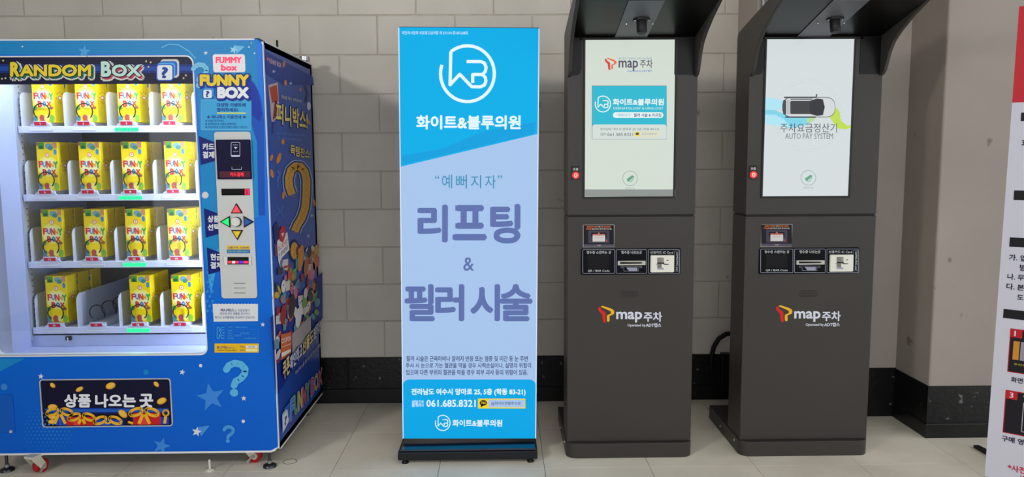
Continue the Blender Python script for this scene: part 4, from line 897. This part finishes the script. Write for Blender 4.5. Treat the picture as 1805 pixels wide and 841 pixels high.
    a.text('반납하실 주차권은', 1034.5, 398.2, 1052.5, 401.2, OR, 1, bold=.02); a.text('아래', 1053.5, 398.2, 1058, 401.2, LG, 1, bold=.02); a.text('투입구에 넣어주세요', 1059, 398.2, 1076, 401.2, OR, 1, bold=.02); a.text('카드를', 1033, 402.2, 1042, 405, OR, 1, bold=.02); a.text('화살표 방향으로 끝까지 밀어 넣어주세요', 1043, 402.2, 1078, 405, LG, 1, bold=.02)
    a.rect(1037, 406.5, 1074, 428.5, P(64, 60, 76), 1, r=1); a.rect(1042, 410, 1069, 418, P(14, 13, 22), 2); a.rect(1044.5, 412.5, 1066.5, 426, P(206, 202, 198), 3); a.rect(1044.5, 412.5, 1066.5, 415, P(190, 110, 95), 4)
    a.line([(1049, 419), (1056, 417.6), (1062, 419)], .4, P(120, 116, 120), 4); a.poly([(1053.5, 412), (1055.5, 409.5), (1057.5, 412)], P(220, 120, 90), 4); a.oval(1069.5, 424.5, 1.3, 1.3, P(200, 70, 80), 3, n=8); a.text('map', 1052, 431.5, 1059, 434, P(220, 180, 190), 3)
    a.done(st)
    # slot unit
    su = pbox2(f, c, 'slot_unit', 1023.5, 437, 1200, 484.5, 0, .004, paint((12, 13, 20), .35, k=.8, spec=.1), t, .003, r=.008)
    a = KA(f, .0046, 'lettering'); ln = P(150, 156, 172)
    X1 = lambda x: 1020+x/7.01; Y1_ = lambda y: 380+y/7.01
    for x0_, x1_ in ((50, 443), (462, 838), (858, 1243)): a.frame(X1(x0_), Y1_(420), X1(x1_), Y1_(712), .7, ln, 0, r=1.5)
    LT = P(190, 192, 196)
    a.text('영수증 스캔하는 곳', X1(98), Y1_(436), X1(398), Y1_(472), LT, 1, bold=.015); a.text('QR / BAR Code', X1(112), Y1_(668), X1(380), Y1_(698), LT, 1, bold=.01)
    a.text('영수증 나오는곳', X1(524), Y1_(434), X1(778), Y1_(472), LT, 1, bold=.015); a.text('신용카드 IC Card', X1(882), Y1_(437), X1(1164), Y1_(472), LT, 1, bold=.01)
    a.rect(X1(110), Y1_(485), X1(375), Y1_(650), P(6, 5, 9), 1)
    a.frame(X1(1180), Y1_(437), X1(1238), Y1_(690), .6, P(130, 134, 150), 0, r=1)
    a.text('SAMSUNG pay', 0, 0, 0, 0, LT, 1, bold=.01, quad=((X1(1195), Y1_(450)), (X1(1195), Y1_(682)), (X1(1226), Y1_(450))))
    a.line([(X1(522), Y1_(628)), (X1(522), Y1_(645)), (X1(556), Y1_(645)), (X1(556), Y1_(685)), (X1(735), Y1_(685)), (X1(735), Y1_(645)), (X1(775), Y1_(645)), (X1(775), Y1_(628)), (X1(522), Y1_(628))], .5, ln, 1)
    a.poly([(X1(585), Y1_(640)), (X1(722), Y1_(640)), (X1(722), Y1_(682)), (X1(620), Y1_(682))], P(150, 150, 168), 2)
    a.done(su)
    rs = pbox2(f, c, 'receipt_slot', X1(478), Y1_(555), X1(820), Y1_(610), .004, .016, paint((172, 170, 162), .4), t, .002, 'pale grey receipt mouth')
    a = KA(f, .0166, 'printed_graphic'); a.poly([(X1(505), Y1_(568)), (X1(760), Y1_(570)), (X1(785), Y1_(578)), (X1(760), Y1_(588)), (X1(505), Y1_(592))], P(12, 12, 14), 0); a.done(rs)
    cs = pbox2(f, c, 'card_slot', X1(878), Y1_(484), X1(1172), Y1_(698), .004, .018, paint((206, 206, 194), .4), t, .004, 'cream card reader mouth')
    a = KA(f, .0186, 'printed_graphic'); a.rect(X1(960), Y1_(512), X1(1042), Y1_(576), P(128, 126, 122), 0); a.rect(X1(1015), Y1_(512), X1(1042), Y1_(576), P(150, 146, 138), 1); a.rect(X1(960), Y1_(585), X1(1015), Y1_(640), P(120, 118, 116), 0)
    a.rect(X1(960), Y1_(574), X1(1045), Y1_(588), P(24, 24, 26), 2); a.poly([(X1(1015), Y1_(586)), (X1(1100), Y1_(592)), (X1(1100), Y1_(600)), (X1(1050), Y1_(602))], P(60, 60, 62), 2); a.rect(X1(1075), Y1_(543), X1(1098), Y1_(553), P(50, 50, 52), 0)
    a.poly([(X1(1015), Y1_(602)), (X1(1045), Y1_(602)), (X1(1015), Y1_(640))], P(224, 224, 216), 1); a.rect(X1(960), Y1_(640), X1(1040), Y1_(662), P(160, 162, 180), 0); a.oval(X1(950), Y1_(595), .8, .8, P(90, 90, 90), 0, n=8); a.done(cs)
    # speaker holes
    hs = Mb(); hm = paint((16, 15, 14), .8)
    X2 = lambda x: 1040+x/8.41; Y2 = lambda y: 500+y/8.41
    for j in range(5):
        for i in range(17):
            if j in (0, 4) and i in (0, 16): continue
            u_, v_ = px(X2(465+i*16), Y2(115+j*21)); hs.prism(ell(u_, v_, .0014, .0014, 6), 0, .0006, hm, f)
    tag(hs.build('speaker_holes', t), kind='stuff')
    # logo
    a = KA(f, .0008, 'lettering'); LW = P(208, 212, 224)
    tlogo(a, X2(120), Y2(333), 1/8.41, P(206, 36, 34), P(242, 176, 36), 1)
    a.text('map', X2(393), Y2(422), X2(765), Y2(570), LW, 1, bold=.03, res=4); a.text('주차', X2(798), Y2(422), X2(1064), Y2(560), LW, 1, bold=.03, res=3)
    a.text('Operated by', X2(556), Y2(597), X2(820), Y2(645), LW, 1, bold=.025); a.text('ADT캡스', X2(828), Y2(588), X2(1052), Y2(642), LW, 1, bold=.035)
    a.done(t)
    return t
def pbox2(f, c, name, x0, y0, x1, y1, h0, h1, mat, parent, bevel=.001, label=None, r=0):
    p0, p1 = c(x0, y0), c(x1, y1)
    return pbox(name, f, p0[0], p0[1], p1[0], p1[1], h0, h1, mat, parent, bevel, label, r)
kiosk(0, .283, .831, 'dark grey parking kiosk beside the banner, screen with cyan advertisement')
kiosk(1, 1.049, 1.614, 'dark grey parking kiosk beside the pillar, screen with white car')

# ---------------------------------------------------------------- information banner at the right edge
ps = thing('information_banner', 'white notice banner with red header standing before the pillar', 'banner', (2.17, -1.30, 0))
fpz = Face((1.942, -1.10, 0), (.733, -.680, .0), (0, 0, 1))
tl = .0095; fpz = Face((1.942, -1.10, 0), Vector((.733, -.680, 0)), Vector((.733*tl, -.680*tl, 1)))
Mb().prism([(0, .03), (.60, .03), (.60, 1.872), (0, 1.872)], -.006, 0, paint((202, 202, 214), .55, k=1.2), fpz).build('panel', ps)
Mb().tube([fpz.w(.0, .035, -.012), fpz.w(.60, .035, -.012)], .008, paint((20, 20, 22), .4), 8).build('lower_rail', ps)
Mb().tube([fpz.w(.30, .035, -.02), fpz.w(.30, 1.865, -.02)], .008, paint((30, 30, 32), .4), 8).build('pole', ps)
tip = fp(1720, 789); q0 = fpz.w(.30, 0, -.02); q0.z = .0
dd = (tip-q0).normalized(); nn = Vector((-dd.y, dd.x, 0))
def leg(tip):
    dd = (tip-q0).normalized(); nn = Vector((-dd.y, dd.x, 0)); m = Mb()
    V = [q0+nn*.018, q0-nn*.018, tip-nn*.012, tip+nn*.012]; V2 = [v_+Vector((0, 0, .022 if i < 2 else .012)) for i, v_ in enumerate(V)]
    m.add(V+V2, [(3, 2, 1, 0), (4, 5, 6, 7), (0, 1, 5, 4), (1, 2, 6, 5), (2, 3, 7, 6), (3, 0, 4, 7)], paint((24, 22, 24), .4)); m.build('leg', ps)
leg(tip); leg(Vector((2.62, -.95, 0))); leg(Vector((2.10, -1.62, 0)))
a = Art(fpz, .0006, 'printed_graphic')
REDP = P(196, 40, 52); BLK = P(28, 28, 32); TXT = P(40, 36, 60)
u_ = lambda x, y: fpz.px(x, y)
vt = u_(1786, 181)[1]; a.uvpoly([(0, vt), (.60, vt), (.60, 1.872), (0, 1.872)], REDP, 0)
def bar(x, y0, y1, L=0, uend=.56, m=BLK):
    A, B = u_(x, y1), u_(x, y0); a.uvpoly([(A[0], A[1]), (uend, A[1]), (uend, B[1]), (A[0], B[1])], m, L); return A[0]
bar(1791.5, 199, 214); bar(1780.5, 335.5, 352.5); bar(1774, 418, 434.5); bar(1764.5, 544, 560)
def T3(s, x, y0, y1, m=TXT, bold=.03, wd=None):
    V, Fs, gw, gh = glyphs(s, 2); A, B = u_(x, y1), u_(x, y0); h = B[1]-A[1]; w_ = wd or h*gw/gh
    for k in range(4): a.add([fpz.w(A[0]+q[0]*w_+bold*h*math.cos(k*PI/2), A[1]+q[1]*h+bold*h*math.sin(k*PI/2), a.h+2*a.H+k*.00003) for q in V], Fs, m)
T3('주차요금', 1801, 60, 108, P(225, 225, 230)); T3('사전무인정산', 1802, 118, 142, P(225, 225, 230))
T3('30분 무료 주차 후', 1794, 246, 257, BLK); T3('기본요금', 1802, 365, 373, TXT, 0)
T3('가. 입차 후 30분 이내 회차시 무료', 1774, 448, 458.5); T3('받습니다.', 1793, 466, 477); T3('나. 무료주차 등록은 매장에 문의', 1771.5, 482, 492); T3('다. 본 주차장 내에서 발생한 사고', 1770, 499, 509.5); T3('도난에 책임을 지지 않습니다.', 1789, 518.5, 528.5)
for (x, y0, y1, n) in ((1773, 578, 655, '1'), (1766, 686, 762, '3')):
    A, B = u_(x, y1), u_(x, y0); W3 = .235
    a.uvpoly([(A[0], A[1]), (A[0]+W3, A[1]), (A[0]+W3, B[1]), (A[0], B[1])], P(170, 20, 34), 0); e3 = .0035
    a.uvpoly([(A[0]+e3, A[1]+e3), (A[0]+W3-e3, A[1]+e3), (A[0]+W3-e3, B[1]-e3), (A[0]+e3, B[1]-e3)], P(30, 28, 34), 1)
    s3 = .040; a.uvpoly([(A[0], B[1]-s3*.85), (A[0]+s3, B[1]-s3*.85), (A[0]+s3, B[1]), (A[0], B[1])], P(190, 34, 42), 2)
    V, Fs, gw, gh = glyphs(n, 3); h = .021; w_ = h*gw/gh
    for k in (-.001, 0, .001): a.add([fpz.w(A[0]+.015+q[0]*w_+k, B[1]-.028+q[1]*h, a.h+3*a.H+k*.01) for q in V], Fs, P(225, 220, 225))
    if n == '1':
        a.uvpoly([(A[0]+.014, A[1]+.052), (A[0]+.034, A[1]+.052), (A[0]+.034, B[1]-.048), (A[0]+.014, B[1]-.048)], P(206, 140, 50), 2)
        a.uvpoly([(A[0]+.038, A[1]+.052), (A[0]+.20, A[1]+.052), (A[0]+.20, B[1]-.048), (A[0]+.038, B[1]-.048)], P(150, 150, 165), 2)
        for i in range(8):
            for j in range(4): a.uvpoly(ell(A[0]+.052+i*.018, B[1]-.058-j*.012, .003, .0025, 6), P(100, 98, 112), 3)
        V, Fs, gw, gh = glyphs('주차정산기를 터치하여 주세요', 1); a.add([fpz.w(A[0]+.02+q[0]*.19, A[1]+.030+q[1]*.009, a.h+3*a.H) for q in V], Fs, P(200, 190, 50))
    else:
        fr_ = [(A[0]+.062, A[1]+.018), (A[0]+.19, A[1]+.018), (A[0]+.19, B[1]-.040), (A[0]+.062, B[1]-.040)]
        for i in range(4):
            (xa, ya), (xb, yb2) = fr_[i], fr_[(i+1) % 4]; t_ = .0012
            a.uvpoly([(min(xa, xb)-t_, min(ya, yb2)-t_), (max(xa, xb)+t_, min(ya, yb2)-t_), (max(xa, xb)+t_, max(ya, yb2)+t_), (min(xa, xb)-t_, max(ya, yb2)+t_)], P(190, 190, 200), 2)
        for i, s in enumerate(('영수증', '차량번호', '정산금액', '할인금액')):
            V, Fs, gw, gh = glyphs(s, 1); a.add([fpz.w(A[0]+.070+q[0]*.05, B[1]-.060-i*.020+q[1]*.011, a.h+3*a.H) for q in V], Fs, P(190, 190, 200))
        V, Fs, gw, gh = glyphs('휴대폰으로 영수증의 QR을', 1); a.add([fpz.w(A[0]+.058+q[0]*.15, B[1]-.018+q[1]*.010, a.h+3*a.H) for q in V], Fs, P(220, 220, 225))
T3('화면을 터치하세요', 1780, 664, 673); T3('구매 영수증을 스캔', 1764.5, 767, 777); T3('*사전정산 후 출차', 1776, 818, 829, P(196, 40, 80)); T3('바랍니다', 1798, 838, 848, P(196, 40, 80))
a.done(ps)
